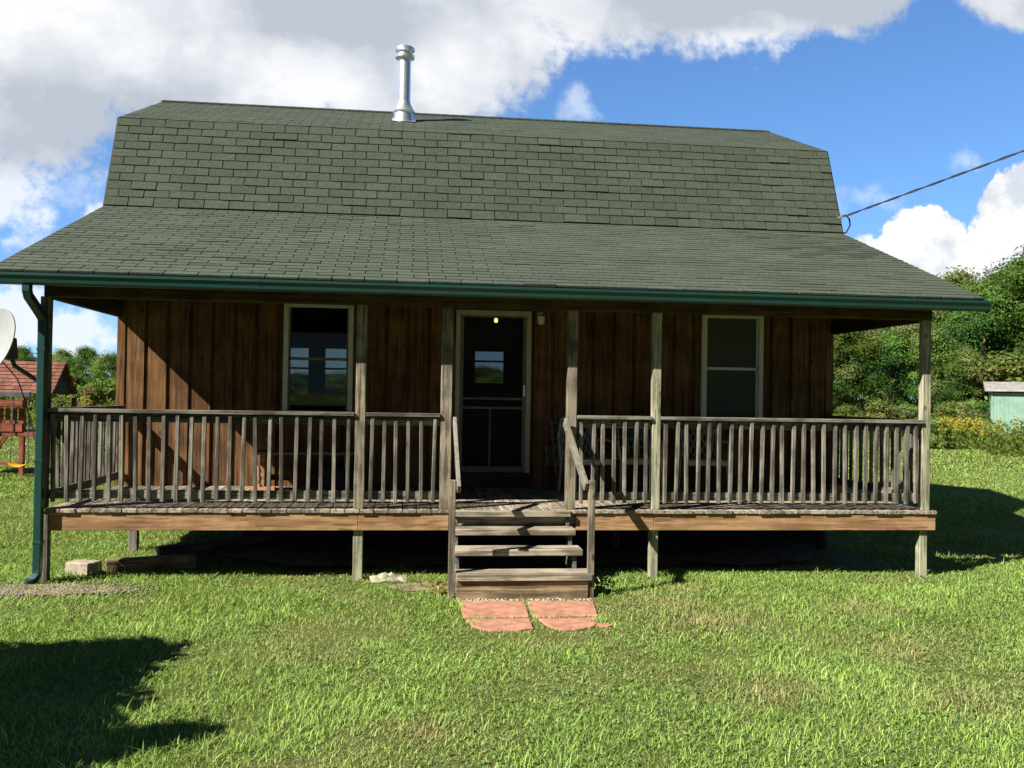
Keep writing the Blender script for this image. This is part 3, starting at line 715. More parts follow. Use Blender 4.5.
# chairs
def chair_parts(root, mat, lattice=True):
    m = MB(); W2 = .26
    for s in (-1, 1): m.tube([(s * W2, .20, .40), (s * W2 * 1.02, .27, .70), (s * W2 * .8, .32, .90)], .016, 8)
    m.tube([(-W2 * .8, .32, .90), (-.1, .335, .945), (.1, .335, .945), (W2 * .8, .32, .90)], .018, 8); m.build('back_frame', mat, root, smooth=True)
    m = MB()
    for k in range(-3, 4):
        if lattice:
            m.beam((k * .075, .215, .44), (max(-.22, min(.22, k * .075 + .2)), .31, .88), .013, .008); m.beam((k * .075, .22, .44), (max(-.22, min(.22, k * .075 - .2)), .315, .88), .013, .008)
        else: m.beam((k * .07, .215, .44), (k * .062, .32, .92), .014, .01)
    if not lattice:
        for z in (.55, .67, .80): m.beam((-.25, .215 + (z - .44) * .22, z), (.25, .215 + (z - .44) * .22, z), .012, .012)
    m.build('backrest', mat, root)
    m = MB()
    for k in range(7): m.box(-.25, .25, -.25 + k * .066, -.195 + k * .066, .405, .425)
    m.box(-.265, .265, -.275, -.255, .36, .425); m.build('seat', mat, root)
    for s in (-1, 1):
        for y0 in (-.24, .2):
            m = MB(); m.tube([(s * .25, y0, .40), (s * .265, y0 * 1.12, 0)], .016, 8); m.build('leg', mat, root, smooth=True)
        m = MB(); m.tube([(s * .26, .25, .64), (s * .29, .0, .65), (s * .285, -.2, .63), (s * .26, -.24, .41)], .018, 8); m.build('armrest', mat, root, smooth=True)
for x, y, rz, mt, lat, lab in ((5.78, 1.75, .25, 'wicker', True, 'grey wicker armchair nearest the right hand stair post on the porch'),
                         (6.46, 1.85, -.05, 'tanwicker', False, 'tan rattan armchair with a blue green cushion on its back, on the porch'),
                         (7.28, 1.72, -.1, 'wicker', True, 'grey wicker armchair under the right porch window')):
    c_ = thing('wicker_armchair', lab, 'chair', (x, y, DZ + .002), 'armchairs on the porch', rz=rz); chair_parts(c_, mt, lat)
m = MB(); m.box(-.15, .15, -.03, .03, 0, .1)
cu = m.build('cushion', 'bluefab', None, .025, True); cu.location = (6.51, 2.04, DZ + .70); cu.rotation_euler = (-.25, 0, -.05); tag(cu, 'blue and green cushion lying over the back of the tan rattan chair', 'cushion')
m = MB(); m.box(-.152, .152, -.032, .032, -.075, -.002); m.build('stripe', 'greenfab', cu, .02, True)
fc = thing('folding_chair', 'grey folded chair leaning on the wall just right of the screen door', 'chair', (5.53, 2.02, DZ + .002))
m = MB()
for s in (-1, 1): m.beam((s * .2 * .4, -.1, 0), (s * .2 * .45 - .04, .2, .92), .025, .03)
m.build('frame', 'greyZ', fc, .003)
m = MB()
for k in range(3): m.beam((-.14, .13 + k * .02, .66 + k * .09), (.10, .13 + k * .02, .67 + k * .09), .02, .075, up=(0, -.3, 1))
m.build('backrest', 'greyX', fc, .003)
m = MB(); m.beam((-.1, .04, .30), (-.12, .10, .56), .2, .03, up=(0, -1, .3)); m.build('seat', 'greyZ', fc, .003)
pt = thing('plant_pot', 'small terracotta pot at the right end of the porch floor', 'pot', (8.86, 1.2, DZ))
m = MB(); m.tube_z([(0, 0, 0, .05), (0, 0, .12, .072), (0, 0, .12, .085), (0, 0, .155, .086), (0, 0, .156, .07), (0, 0, .13, .06)], 16); m.build('pot_body', 'terracotta', pt, smooth=True)
m = MB(); m.tube_z([(0, 0, .10, .066), (0, 0, .131, .062)], 14); m.build('soil', 'dirt', pt)

# timber, blocks and litter under the deck
m = MB(); m.box(-.15, .15, -.1, .1, 0, .135); o = m.build('stone_block', 'stone', None, .012); o.location = (.22, .44, 0); o.rotation_euler = (0, 0, -.3); tag(o, 'pale squared block lying in the grass at the left corner of the porch', 'block')
m = MB(); m.box(-.45, .45, -.09, .09, 0, .13); o = m.build('old_timber', 'tanX', None, .008); o.location = (.84, .66, 0.005); o.rotation_euler = (0, 0, .35); tag(o, 'old squared timber beam lying half in shade under the porch', 'timber')
m = MB(); m.box(-.7, .7, -.07, .07, 0, .1); o = m.build('old_timber', 'greyX', None, .008); o.location = (1.3, 1.85, .03); o.rotation_euler = (0, -.03, .5); tag(o, 'grey board lying under the porch behind the old squared timber', 'timber')
m = MB(); rr = random.Random(2)
NXC, NYC = 12, 6
vs = [(-.19 + .38 * i / NXC, -.08 + .16 * j / NYC, .02 + .06 * rr.random() * math.sin(math.pi * i / NXC) * (.4 + math.sin(math.pi * j / NYC))) for j in range(NYC + 1) for i in range(NXC + 1)]
m.add(vs, [(j * 13 + i, j * 13 + i + 1, (j + 1) * 13 + i + 1, (j + 1) * 13 + i) for j in range(NYC) for i in range(NXC)])
o = m.build('crumpled_bag', 'bag', None, smooth=True); o.location = (3.38, -.06, .01); o.rotation_euler = (.25, 0, .1); tag(o, 'crumpled pale plastic bag lying beside the porch support post left of the steps', 'bag')
# paving slabs
def slab(poly, lab):
    m = MB(); n = len(poly); c_ = Vector((sum(p[0] for p in poly) / n, sum(p[1] for p in poly) / n, 0)); rr = random.Random(n * 31 + int(c_.x * 100))
    P = []
    for i in range(n):
        a, b_ = poly[i], poly[(i + 1) % n]
        for k in range(6):
            t = k / 6; P.append((a[0] + (b_[0] - a[0]) * t + rr.uniform(-.004, .004), a[1] + (b_[1] - a[1]) * t + rr.uniform(-.004, .004)))
    N = len(P)
    m.add([(p[0] - c_.x, p[1] - c_.y, 0) for p in P] + [(p[0] - c_.x, p[1] - c_.y, .017) for p in P], [tuple(range(N, 2 * N))] + [(i, (i + 1) % N, N + (i + 1) % N, N + i) for i in range(N)])
    o = m.build('paving_slab', 'paver', None, .006); o.location = c_; tag(o, lab, 'paving slab', 'red paving slabs before the steps')
slab([(4.05, -1.04), (4.66, -1.05), (4.63, -1.66), (4.06, -1.67)], 'red paving slab at the foot of the steps, back left of the four')
slab([(4.69, -1.05), (5.31, -1.08), (5.24, -1.65), (4.66, -1.66)], 'red paving slab at the foot of the steps, back right of the four')
slab([(4.08, -1.74), (4.62, -1.73), (4.61, -2.06), (4.48, -2.12), (4.25, -2.11), (4.12, -2.0)], 'red paving slab half overgrown, front left of the four')
slab([(4.70, -1.74), (5.22, -1.73), (5.19, -1.92), (5.1, -2.05), (4.95, -2.12), (4.80, -2.1), (4.73, -1.95)], 'red paving slab half overgrown, front right of the four')
slab([(5.17, -1.93), (5.27, -1.92), (5.3, -1.99), (5.24, -2.04), (5.15, -2.02)], 'small red paver fragment in the grass right of the other slabs')

# satellite dish
dish = thing('satellite_dish', 'pale grey satellite dish on a strut beside the porch downspout', 'satellite dish', (-.13, -.05, 2.02))
nrm = Vector((-.5, -.78, .3)).normalized(); q = nrm.to_track_quat('Z', 'Y').to_matrix(); cen = Vector((-.38, .06, .33))
m = MB(); rows = []; NS = 40
for k in range(9):
    r = .36 * k / 8; z = .075 * (k / 8) ** 2
    rows.append([cen + q @ Vector((r * math.cos(2 * math.pi * i / NS) * .92, r * math.sin(2 * math.pi * i / NS), z)) for i in range(NS)])
back = [[p - nrm * .012 for p in rw] for rw in rows]
vs = [p for rw in rows for p in rw] + [p for rw in back for p in rw]; B = 9 * NS; fs = []
for k in range(8):
    for i in range(NS):
        j = (i + 1) % NS
        fs.append((k * NS + i, k * NS + j, (k + 1) * NS + j, (k + 1) * NS + i)); fs.append((B + k * NS + i, B + (k + 1) * NS + i, B + (k + 1) * NS + j, B + k * NS + j))
for i in range(NS): j = (i + 1) % NS; fs.append((8 * NS + i, 8 * NS + j, B + 8 * NS + j, B + 8 * NS + i))
m.add(vs, fs); m.build('reflector', 'dish', dish, smooth=True)
bk = Vector((-.30, .17, .33))
m = MB(); m.beam(bk + Vector((0, 0, .08)), bk + Vector((.02, 0, -.14)), .1, .09, up=(0, 1, 0)); m.beam(bk, cen - nrm * .012, .06, .05); m.build('bracket', 'darksteel', dish, .008)
m = MB(); m.tube([bk + Vector((.01, 0, -.1)), bk + Vector((.05, .0, -.2)), Vector((-.03, .03, .02)), Vector((.04, .06, -.03))], .022, 10); m.build('strut', 'darksteel', dish, smooth=True)
m = MB(); lnb = cen + nrm * .38 + Vector((0, 0, -.12)); m.tube([cen + q @ Vector((0, -.30, .07)), lnb], .014, 8); m.tube([lnb - nrm * .02, lnb + nrm * .06], .03, 10); m.build('feed_arm', 'darksteel', dish, smooth=True)
m = MB(); m.tube([bk + Vector((-.14, 0, -.10)), bk + Vector((-.04, .0, -.19)), bk + Vector((.08, 0, -.33)), bk + Vector((.14, 0, -.5)), bk + Vector((.2, .04, -.75)), Vector((.03, .07, -.75))], .006, 6); m.build('cable', 'black', dish, smooth=True)

# overhead power line to a pole outside the picture
A = Vector((9.72, 3.0, 4.58)); P1 = at(1024, 148, y=1.0); dirv = (P1 - A); POLE = A + dirv * 8.5
pole = thing('utility_pole', 'tall wooden utility pole standing off to the right of the house', 'utility pole', (POLE.x, POLE.y, 0))
m = MB(); m.tube([(0, 0, -.5), (0, 0, 4), (0, 0, POLE.z + .6)], [.16, .14, .11], 14); m.build('pole_shaft', 'bark', pole, smooth=True)
m = MB(); m.box(-.8, .8, -.05, .05, POLE.z + .1, POLE.z + .2); m.build('crossarm', 'greyX', pole, .005)
wire = thing('power_line', 'twisted black power line running from the right roof edge up to the sky', 'power line', A)
m = MB(); pts = []; pts2 = []
for k in range(160):
    t = k / 159; p = (POLE - A) * t; p.z += 0.9 * (t * t - t) * .35
    ph = t * 220; pts.append(p + Vector((0, .008 * math.cos(ph), .008 * math.sin(ph)))); pts2.append(p - Vector((0, .012 * math.cos(ph), .012 * math.sin(ph))))
m.tube(pts, .009, 5); m.tube(pts2, .008, 5); m.build('cable', 'black', wire, smooth=True)
m = MB(); m.tube([(-.03, 0, .0), (.05, 0, .03), (.10, -.01, -.03), (.11, -.01, -.12), (.06, 0, -.22), (.0, .05, -.24)], .012, 7); m.build('drip_loop', 'black', wire, smooth=True)
m = MB(); m.tube([(-.07, 0, -.02), (.0, 0, 0)], .018, 8); m.build('wedge_clamp', 'steel', wire, smooth=True)

# ------------------------------------------------------------------ play set at the left
ps = thing('wooden_playset', 'red wooden playset with shingled roof and yellow swing beyond the left porch post', 'playset', (-4.95, 12.45, 0))
def red(name, boxes, mat='redZ'):
    m = MB()
    for b_ in boxes: m.box(*b_)
    return m.build(name, mat, ps, .004)
for a, b_ in ((.12, -.72), (.12, .72), (-1.6, -.72), (-1.6, .72)):
    red('post', [(a - .05, a + .05, b_ - .05, b_ + .05, -.1, 1.78)])
for a in (.72,):
    red('post', [(a - .05, a + .05, .62, .72, -.1, 1.72)])
red('platform', [(-1.65, .75, -.78, .78, .86, .96)], 'redX')
m = MB(); m.box(-1.66, .14, -.80, -.772, .97, 1.14); m.box(-1.66, .14, -.80, -.772, 1.52, 1.66)
for k in range(13): m.box(-1.62 + k * .14, -1.62 + k * .14 + .10, -.785, -.76, 1.141, 1.519)
m.build('front_railing', 'redX', ps)
m = MB(); m.box(.13, .78, .5, .55, 1.36, 1.48); m.build('side_rail', 'redX', ps)
m = MB(); m.box(-1.7, .16, -.80, -.74, .24, .31); m.build('ground_beam', 'redX', ps)
m = MB(); m.beam((-.72, -.76, .0), (-.2, -.76, .88), .06, .09); m.build('brace', 'redX', ps)
# roof with its gable
rz0, rz1, ry = 1.80, 2.53, .82
m = MB(); rng = random.Random(8)
for s in (-1, 1):
    d = Vector((0, -s * ry, rz1 - rz0)); L = d.length; d.normalize(); n = Vector((0, s * d.z, abs(d.y)))
    for i in range(9):
        x = -1.75
        while x < .72:
            w = rng.uniform(.14, .24); x2 = min(x + w, .76); t = rng.uniform(.7, 1.2)
            o_ = Vector((0, s * ry, rz0)); a = o_ + d * (i * L / 9 + rng.uniform(-.008, .008)); b_ = o_ + d * min(L, (i + 1) * L / 9 + .02)
            P = [Vector((x, 0, 0)) + a + n * .02, Vector((x2, 0, 0)) + a + n * .02, Vector((x2, 0, 0)) + b_, Vector((x, 0, 0)) + b_]
            P += [p - n * .03 for p in P]
            m.add(P, [(0, 1, 2, 3), (4, 7, 6, 5), (0, 4, 5, 1), (1, 5, 6, 2), (2, 6, 7, 3), (3, 7, 4, 0)], (t, t, t)); x = x2 + .006
m.build('roof', 'redshingle', ps)
for a in (.6, -1.7):
    m = MB(); m.prism([(-.74, 1.84), (.74, 1.84), (0, 2.47)], a, a + .04); m.build('gable_board', 'brownY', ps)
m = MB(); m.beam((-3.4, -1.05, 1.78), (.40, -1.05, 1.78), .1, .11); m.build('swing_beam', 'darksteel', ps, .004)
for sx in (.2, -.6):
    m = MB()
    for k in range(9):
        t = k / 8; m.add([(sx + .38 * (t - .5) + dx, -1.05 + dy, .24 + .3 * (t - .5) ** 2 + .02 * (dy > 0)) for dx, dy in ((0, -.12), (0, .12))] , [])
    for k in range(8): m.f.append((2 * k, 2 * k + 1, 2 * k + 3, 2 * k + 2)); m.c.append((1, 1, 1))
    o = len(m.v); m.v += [(a, b_, c_ - .02) for a, b_, c_ in m.v[:18]]
    for k in range(8): m.f.append((o + 2 * k, o + 2 * k + 2, o + 2 * k + 3, o + 2 * k + 1)); m.c.append((1, 1, 1)); m.f.append((2 * k, 2 * k + 2, o + 2 * k + 2, o + 2 * k)); m.c.append((1, 1, 1))
    sw = m.build('swing', 'yellow', ps)
    m = MB(); m.tube([(sx - .19, -1.05, .31), (sx - .15, -1.05, 1.72)], .012, 6); m.tube([(sx + .19, -1.05, .31), (sx + .15, -1.05, 1.72)], .012, 6); m.build('chain', 'darksteel', sw)

# ------------------------------------------------------------------ mint shed at the right
sh = thing('garden_shed', 'pale mint green shed with weathered tin roof among the goldenrod', 'shed', ground_at(985, 59) + Matrix.Rotation(-.56, 3, 'Z') @ Vector((4.0, 2.35, 0)), rz=-.56)
m = MB(); m.box(-3.6, 3.6, -2.0, 2.0, -.1, 2.62)
for k in range(30): m.box(-3.6 + k * .24 + .225, -3.6 + k * .24 + .237, -2.012, -2.0, 0, 2.6)
m.build('wall', 'mint', sh)
m = MB(); m.box(-3.63, -3.52, -2.04, -2.013, -.1, 2.6); m.box(3.52, 3.63, -2.04, -2.013, -.1, 2.6); m.build('corner_board', 'mint', sh)
m = MB(); m.prism([(-2.35, 2.70), (2.2, 3.32), (2.2, 3.40), (-2.35, 2.82)], -4.0, 4.0)
for k in range(27): m.prism([(-2.36, 2.822), (2.2, 3.402), (2.2, 3.43), (-2.36, 2.85)], -4.0 + k * .3, -3.97 + k * .3)
m.build('roof', 'tin', sh)
m = MB(); m.prism([(-1.95, 2.62), (1.95, 2.62), (1.95, 3.24), (-1.95, 2.74)], -3.58, 3.58); m.build('eave_board', 'brownX', sh)

# ------------------------------------------------------------------ vegetation
def leaf_quads(P, N, size, col, rng, aspect=.6):
    n = len(P); t = rng.normal(size=(n, 3)); t -= N * (t * N).sum(1, keepdims=True); t /= np.linalg.norm(t, axis=1, keepdims=True) + 1e-9
    b = np.cross(N, t); s = size[:, None]
    v = np.stack([P - t * s, P + b * s * aspect, P + t * s, P - b * s * aspect], 1).reshape(-1, 3)
    return v, np.arange(n * 4).reshape(n, 4), np.repeat(col, 4, 0)
def crown_mesh(name, h, rad, base, nclump, per, leaf, seed, pal, conic=0.0):
    rng = np.random.default_rng(seed); V = []; Q = []; C = []; k = 0; cl = []
    pal = np.array(pal)
    while len(cl) < nclump:
        z = rng.random() ** .85; a = rng.random() * 2 * math.pi
        prof = math.sqrt(max(.02, 1 - (2 * abs(z - .42)) ** 2.2 * .8)) * (1 - conic * z)
        lump = 1 + .28 * math.sin(3 * a + seed) * math.sin(5 * z + seed * 1.7)
        r = rad * prof * lump * (rng.random() ** .45)
        cl.append((r * math.cos(a), r * math.sin(a), base + z * (h - base) * .93, rad * rng.uniform(.13, .30)))
    for x, y, z, r in cl:
        n = int(per * (r / (rad * .25)) ** 2)
        d = rng.normal(size=(n, 3)); d /= np.linalg.norm(d, axis=1, keepdims=True)
        P = np.array([x, y, z]) + d * (r * (.15 + .75 * np.minimum(np.abs(rng.normal(size=(n, 1))), 1.7))) * np.array([1.15, 1.15, .8])
        P[:, 2] = np.maximum(P[:, 2], .05)
        N = d + rng.normal(size=(n, 3)) * .6 + np.array([0, 0, .5]); N /= np.linalg.norm(N, axis=1, keepdims=True)
        tone = rng.uniform(.65, 1.3); c0 = pal[rng.integers(len(pal))]
        c = c0 * tone * rng.uniform(.8, 1.2, (n, 1)) * (1 + rng.normal(size=(n, 3)) * .06)
        v, q, cc = leaf_quads(P, N, leaf * rng.uniform(.6, 1.35, n), c, rng)
        V.append(v); Q.append(q + k); C.append(cc); k += len(v)
    return npmesh(name, np.concatenate(V), np.concatenate(Q), None, np.clip(np.concatenate(C), 0, 1)), cl
GREENS = [(.105, .195, .045), (.13, .23, .052), (.175, .27, .06), (.08, .165, .042)]
PALE = [(.22, .28, .105), (.26, .30, .125), (.175, .25, .075), (.25, .25, .105)]
def make_tree(name, label, cat, h, rad, base, nclump, per, leaf, seed, pal, group, conic=0.0, trunk_r=None):
    t = thing(name, label, cat, (0, 0, 0), group)
    me, cl = crown_mesh('crown', h, rad, base, nclump, per, leaf, seed, pal, conic); link('crown', me, 'leaf', t)
    m = MB(); rr = random.Random(seed); tr = trunk_r or h * .018
    lean = rr.uniform(-.03, .03) * h
    m.tube([(0, 0, -.3), (lean * .2, 0, h * .25), (lean * .5, lean * .2, h * .5), (lean, lean * .3, h * .85)], [tr * 1.3, tr, tr * .7, tr * .2], 9)
    for x, y, z, r in rr.sample(cl, min(16, len(cl))):
        z0 = max(base * .6, z * .55); m.tube([(lean * z0 / h, 0, z0), (x * .5, y * .5, (z0 + z) / 2 + .1), (x, y, z)], [tr * .4, tr * .25, tr * .08], 6)
    m.build('trunk', 'bark', t, smooth=True); return t
GR = 'trees in the wood behind the shed'
protos = [make_tree('broadleaf_tree', '', 'tree', 13.5, 4.2, 1.6, 95, 640, .125, 21, GREENS, GR),
          make_tree('broadleaf_tree', '', 'tree', 12.0, 3.8, 1.0, 90, 620, .12, 22, GREENS[1:] + PALE[:1], GR),
          make_tree('broadleaf_tree', '', 'tree', 11.0, 3.2, 2.0, 75, 480, .11, 23, PALE, GR, .2),
          make_tree('broadleaf_tree', '', 'tree', 15.0, 4.0, 1.5, 95, 640, .125, 24, GREENS[:2], GR, .3)]
used = set()
def put_tree(k, px, depth, top_py, label, group=None, rz=None):
    p = ground_at(px, depth); src = protos[k]
    o = src if k not in used else copy_tree(src); used.add(k)
    zt = CAM.z + (395.5 + .0163 * (px - 512) - top_py) * depth / FPX
    h0 = [13.5, 12.0, 11.0, 15.0][k]; s = zt / h0
    o.location = p; o.scale = (s * random.uniform(.92, 1.12), s * random.uniform(.92, 1.12), s); o.rotation_euler = (0, 0, random.uniform(0, 6.28) if rz is None else rz)
    o['label'] = label; o['group'] = group or GR; return o
RT = [(3, 1040, 78, 232, 'tallest dark green tree at the right edge of the picture'),
      (0, 985, 80, 278, 'rounded green tree above the left end of the shed roof'),
      (2, 930, 84, 284, 'pale thin topped tree behind the right end of the gutter'),
      (2, 893, 86, 298, 'pale yellow green tree rising above the right porch eave'),
      (2, 958, 88, 267, 'pale feathery tree between the gutter end and the shed'),
      (1, 850, 76, 318, 'dense green tree beside the right edge of the house wall'),
      (0, 893, 76, 330, 'bright green tree seen just left of the right corner post'),
      (1, 935, 76, 322, 'dense green tree seen just right of the right corner post'),
      (1, 960, 74, 345, 'low dark tree left of the shed, below the rounded tree'),
      (3, 1085, 80, 225, 'tall tree beyond the right edge, behind the shed'),
      (0, 1010, 90, 262, 'broad tree directly behind the shed'),
      (1, 812, 76, 330, 'tree mostly hidden behind the right house corner'),
      (0, 865, 92, 315, 'dark tree farthest back, between the house corner and the post')]
for a in RT: put_tree(*a)
GL = 'far trees behind the playset'
LT = [(1, -25, 78, 348, 'far tree at the left edge beyond the satellite dish'), (0, 22, 88, 346, 'far tree seen between the dish and the downspout'),
      (2, 62, 92, 348, 'pale far tree just right of the left porch post'), (0, 84, 82, 346, 'rounded far tree above the playset roof peak'),
      (1, 112, 74, 350, 'green tree beside the left house wall corner'), (0, 98, 60, 374, 'bushy bright green tree lower beside the left house wall corner'),
      (1, 140, 70, 352, 'tree mostly hidden behind the left house wall')]
for a in LT: put_tree(*a, group=GL)
# trees behind the house, seen through the rear windows
GB = 'trees behind the house'
for k, px, dp, tp, lab in ((0, 480, 62, 366, 'green tree seen through the screen door, left'), (1, 512, 58, 372, 'green tree seen through the screen door, right'), (1, 340, 66, 371, 'low green tree seen through the left window'), (0, 300, 70, 373, 'low green tree behind the stair rail in the left window')):
    o = put_tree(k, px, dp, tp, lab, group=GB); o.scale = (o.scale.x * 2.2, o.scale.y * 2.2, o.scale.z)
# the wood that runs on across the field behind the house
def far_wood():
    rng = np.random.default_rng(90); n = 260; V = []; Q = []; C = []; k = 0; pal = np.array(GREENS)
    for i in range(n):
        p = ground_at(rng.uniform(-150, 1000), rng.uniform(88, 104)); z = rng.uniform(.4, 4.2) * (.8 + .4 * math.sin(p.x * .31)); r = rng.uniform(1.1, 2.2); m_ = 260
        d = rng.normal(size=(m_, 3)); d /= np.linalg.norm(d, axis=1, keepdims=True)
        P = np.array([p.x, p.y, z]) + d * r * np.minimum(np.abs(rng.normal(size=(m_, 1))), 1.6) * np.array([1.2, 1.2, .7]); P[:, 2] = np.maximum(P[:, 2], .1)
        N = d + rng.normal(size=(m_, 3)) * .6 + [0, 0, .5]; N /= np.linalg.norm(N, axis=1, keepdims=True)
        v, q, cc = leaf_quads(P, N, rng.uniform(.12, .24, m_), pal[rng.integers(4)] * rng.uniform(.7, 1.2) * rng.uniform(.8, 1.2, (m_, 1)), rng); V.append(v); Q.append(q + k); C.append(cc); k += len(v)
    o = link('far_wood', npmesh('far_wood', np.concatenate(V), np.concatenate(Q), None, np.concatenate(C)), 'leaf'); tag(o, 'far off wood along the field seen behind the house', 'wood', kind='stuff')
far_wood()
# shrubs at the wood's edge
GS = 'shrubs at the edge of the wood'
shr = [make_tree('shrub', '', 'shrub', 2.4, 1.5, .05, 34, 330, .075, 31, GREENS[1:] + PALE[:1], GS, .1, .03), make_tree('shrub', '', 'shrub', 2.0, 1.4, .05, 32, 330, .07, 32, GREENS[1:3] + PALE[:3] + [(.17, .13, .06)], GS, 0, .03)]
for i, (k, px, dp, hh, lab) in enumerate([(1, 885, 50, 2.7, 'olive and reddish shrub left of the right corner post'), (0, 848, 54, 2.2, 'green shrub beside the right house wall corner'), (0, 908, 52, 2.3, 'green shrub touching the right corner post'),
        (0, 936, 38.5, 1.7, 'dark round shrub just right of the corner post'), (1, 955, 56, 2.6, 'olive shrub behind the yellow flowers'), (1, 1012, 70, 5.4, 'pale shrub looking over the shed roof'), (0, 977, 62, 2.8, 'green shrub against the left wall of the shed'),
        (1, 100, 48, 2.3, 'brownish shrub behind the playset gable'), (0, 72, 50, 2.6, 'green shrub behind the playset railing'), (0, 30, 46, 2.2, 'green shrub under the playset platform')]):
    o = shr[k] if i in (0, 1) else copy_tree(shr[k]); used_s = hh * (.72 if px > 800 and px != 1012 else 1) / (2.0 if k else 2.4)
    o.location = ground_at(px, dp); o.scale = (used_s * 1.15, used_s * 1.15, used_s); o.rotation_euler = (0, 0, i * 1.3); o['label'] = lab; o['group'] = GS
# goldenrod and tall weeds
def weeds(name, boxes, label, hgt, dens, seed, flower, group=None):
    rng = np.random.default_rng(seed); V = []; Q = []; C = []; k = 0
    for (pxa, pxb, da, db) in boxes:
        a, b_ = ground_at(pxa, da), ground_at(pxb, da); area = (b_ - a).length * (db - da); n = int(area * dens)
        px = rng.uniform(pxa, pxb, n); dp = rng.uniform(da, db, n)
        P = np.array([ground_at(x, d)[:] for x, d in zip(px, dp)]); h = hgt * rng.uniform(.65, 1.15, n) * (.8 + .35 * vnoise(P[:, 0], P[:, 1], .9, seed))
        P3 = np.repeat(P, 14, 0); tt = np.tile(np.linspace(.08, .92, 14), n); P3[:, 2] = tt * np.repeat(h, 14); P3[:, :2] += rng.normal(size=(len(P3), 2)) * .09
        N = rng.normal(size=(len(P3), 3)); N[:, 2] = abs(N[:, 2]) * .6; N /= np.linalg.norm(N, axis=1, keepdims=True)
        c = np.array([.15, .21, .045]) * rng.uniform(.6, 1.35, (len(P3), 1)) + rng.uniform(0, .03, (len(P3), 1)) * np.array([1, .7, .2])
        v, q, cc = leaf_quads(P3, N, rng.uniform(.06, .12, len(P3)), c, rng, .4); V.append(v); Q.append(q + k); C.append(cc); k += len(v)
        if flower:
            sel = rng.random(n) < flower; F = P[sel]; hf = h[sel]; F3 = np.repeat(F, 16, 0); F3[:, 2] = np.repeat(hf, 16) * rng.uniform(.86, 1.05, len(F3)); F3[:, :2] += rng.normal(size=(len(F3), 2)) * .07
            N = rng.normal(size=(len(F3), 3)); N[:, 2] = abs(N[:, 2]) + .3; N /= np.linalg.norm(N, axis=1, keepdims=True)
            c = np.array([.46, .36, .07]) * rng.uniform(.7, 1.2, (len(F3), 1))
            v, q, cc = leaf_quads(F3, N, rng.uniform(.03, .055, len(F3)), c, rng, .7); V.append(v); Q.append(q + k); C.append(cc); k += len(v)
    o = link(name, npmesh(name, np.concatenate(V), np.concatenate(Q), None, np.concatenate(C)), 'leaf'); tag(o, label, 'wild plants', kind='stuff'); return o
weeds('goldenrod', [(938, 992, 37.2, 41)], 'goldenrod in yellow flower along the lawn edge left of the shed', 1.1, 14, 41, .9)
weeds('green_weeds', [(988, 1080, 33.5, 37.5)], 'tall green weeds with a few yellow tips in front of the shed', 1.3, 15, 43, .12)
weeds('tall_weeds', [(834, 985, 45, 56), (-40, 140, 40, 46)], 'tall olive green weeds where the lawn meets the wood', 1.25, 4.5, 42, .1)

# hedge behind the photographer, left, whose shadow falls on the lawn
hd = thing('hedge_shrub', 'dense overgrown hedge left of the camera that shades the lawn corner', 'hedge', (-1.55, -5.6, 0))
rng = np.random.default_rng(77); n = 110000
P = np.stack([rng.uniform(-1.6, .82, n), rng.uniform(-2.5, 1.75, n), rng.uniform(.0, 2.68, n)], 1)
P[:, 2] += .1 * np.sin(P[:, 0] * 5 + 1) * (P[:, 2] > 2)
P[:, 0] += .06 * np.sin(P[:, 1] * 5)
ex = np.stack([rng.uniform(.0, .5, 5600), rng.normal(-.62, .06, 5600), rng.normal(3.0, .13, 5600)], 1); ex[:, 2] += (ex[:, 0] - .1) * .75 - .18; ex[:, 1] -= (ex[:, 0] - .1) * .25
P = np.concatenate([P, ex]); N = rng.normal(size=(len(P), 3)); N /= np.linalg.norm(N, axis=1, keepdims=True)
v, q, cc = leaf_quads(P, N, rng.uniform(.05, .1, len(P)), np.array([.05, .1, .02]) * rng.uniform(.6, 1.4, (len(P), 1)), rng)
link('foliage', npmesh('foliage', v, q, None, cc), 'leaf', hd)
m = MB()
for a, b_ in ((-1.1, -.9), (-.3, .6), (-.9, .9), (0, -.6)): m.tube([(a, b_, -.2), (a * .9, b_, 1.2), (a * .8, b_ * .9, 2.4)], [.05, .04, .015], 7)
m.tube([(0, -.6, 2.0), (.2, -.62, 2.85), (.5, -.68, 3.1)], [.02, .015, .008], 6)
m.build('stems', 'bark', hd)

# weeds by the steps
def small_weed(x, y, h, n, label, pal, seed):
    rng = np.random.default_rng(seed); t = thing('garden_weed', label, 'weed', (x, y, 0))
    P = np.stack([rng.normal(0, h * .3, n), rng.normal(0, h * .3, n), rng.uniform(.1, 1, n) * h], 1); N = rng.normal(size=(n, 3)) * .6 + [0, -.5, 1]; N /= np.linalg.norm(N, axis=1, keepdims=True)
    v, q, cc = leaf_quads(P, N, h * rng.uniform(.12, .24, n), np.array(pal) * rng.uniform(.7, 1.3, (n, 1)), rng); link('leaves', npmesh('leaves', v, q, None, cc), 'leaf', t)
    m = MB()
    for k in range(6): m.tube([(0, 0, -.01), (P[k][0] * .5, P[k][1] * .5, P[k][2] * .6), P[k]], .003, 5)
    m.build('stem', 'grass', t)
small_weed(5.5, -.72, .17, 40, 'broad leaved green weed growing right of the steps', (.13, .2, .05), 51)
small_weed(3.87, -.72, .15, 50, 'yellowish weed growing left of the bottom step', (.26, .24, .06), 52)

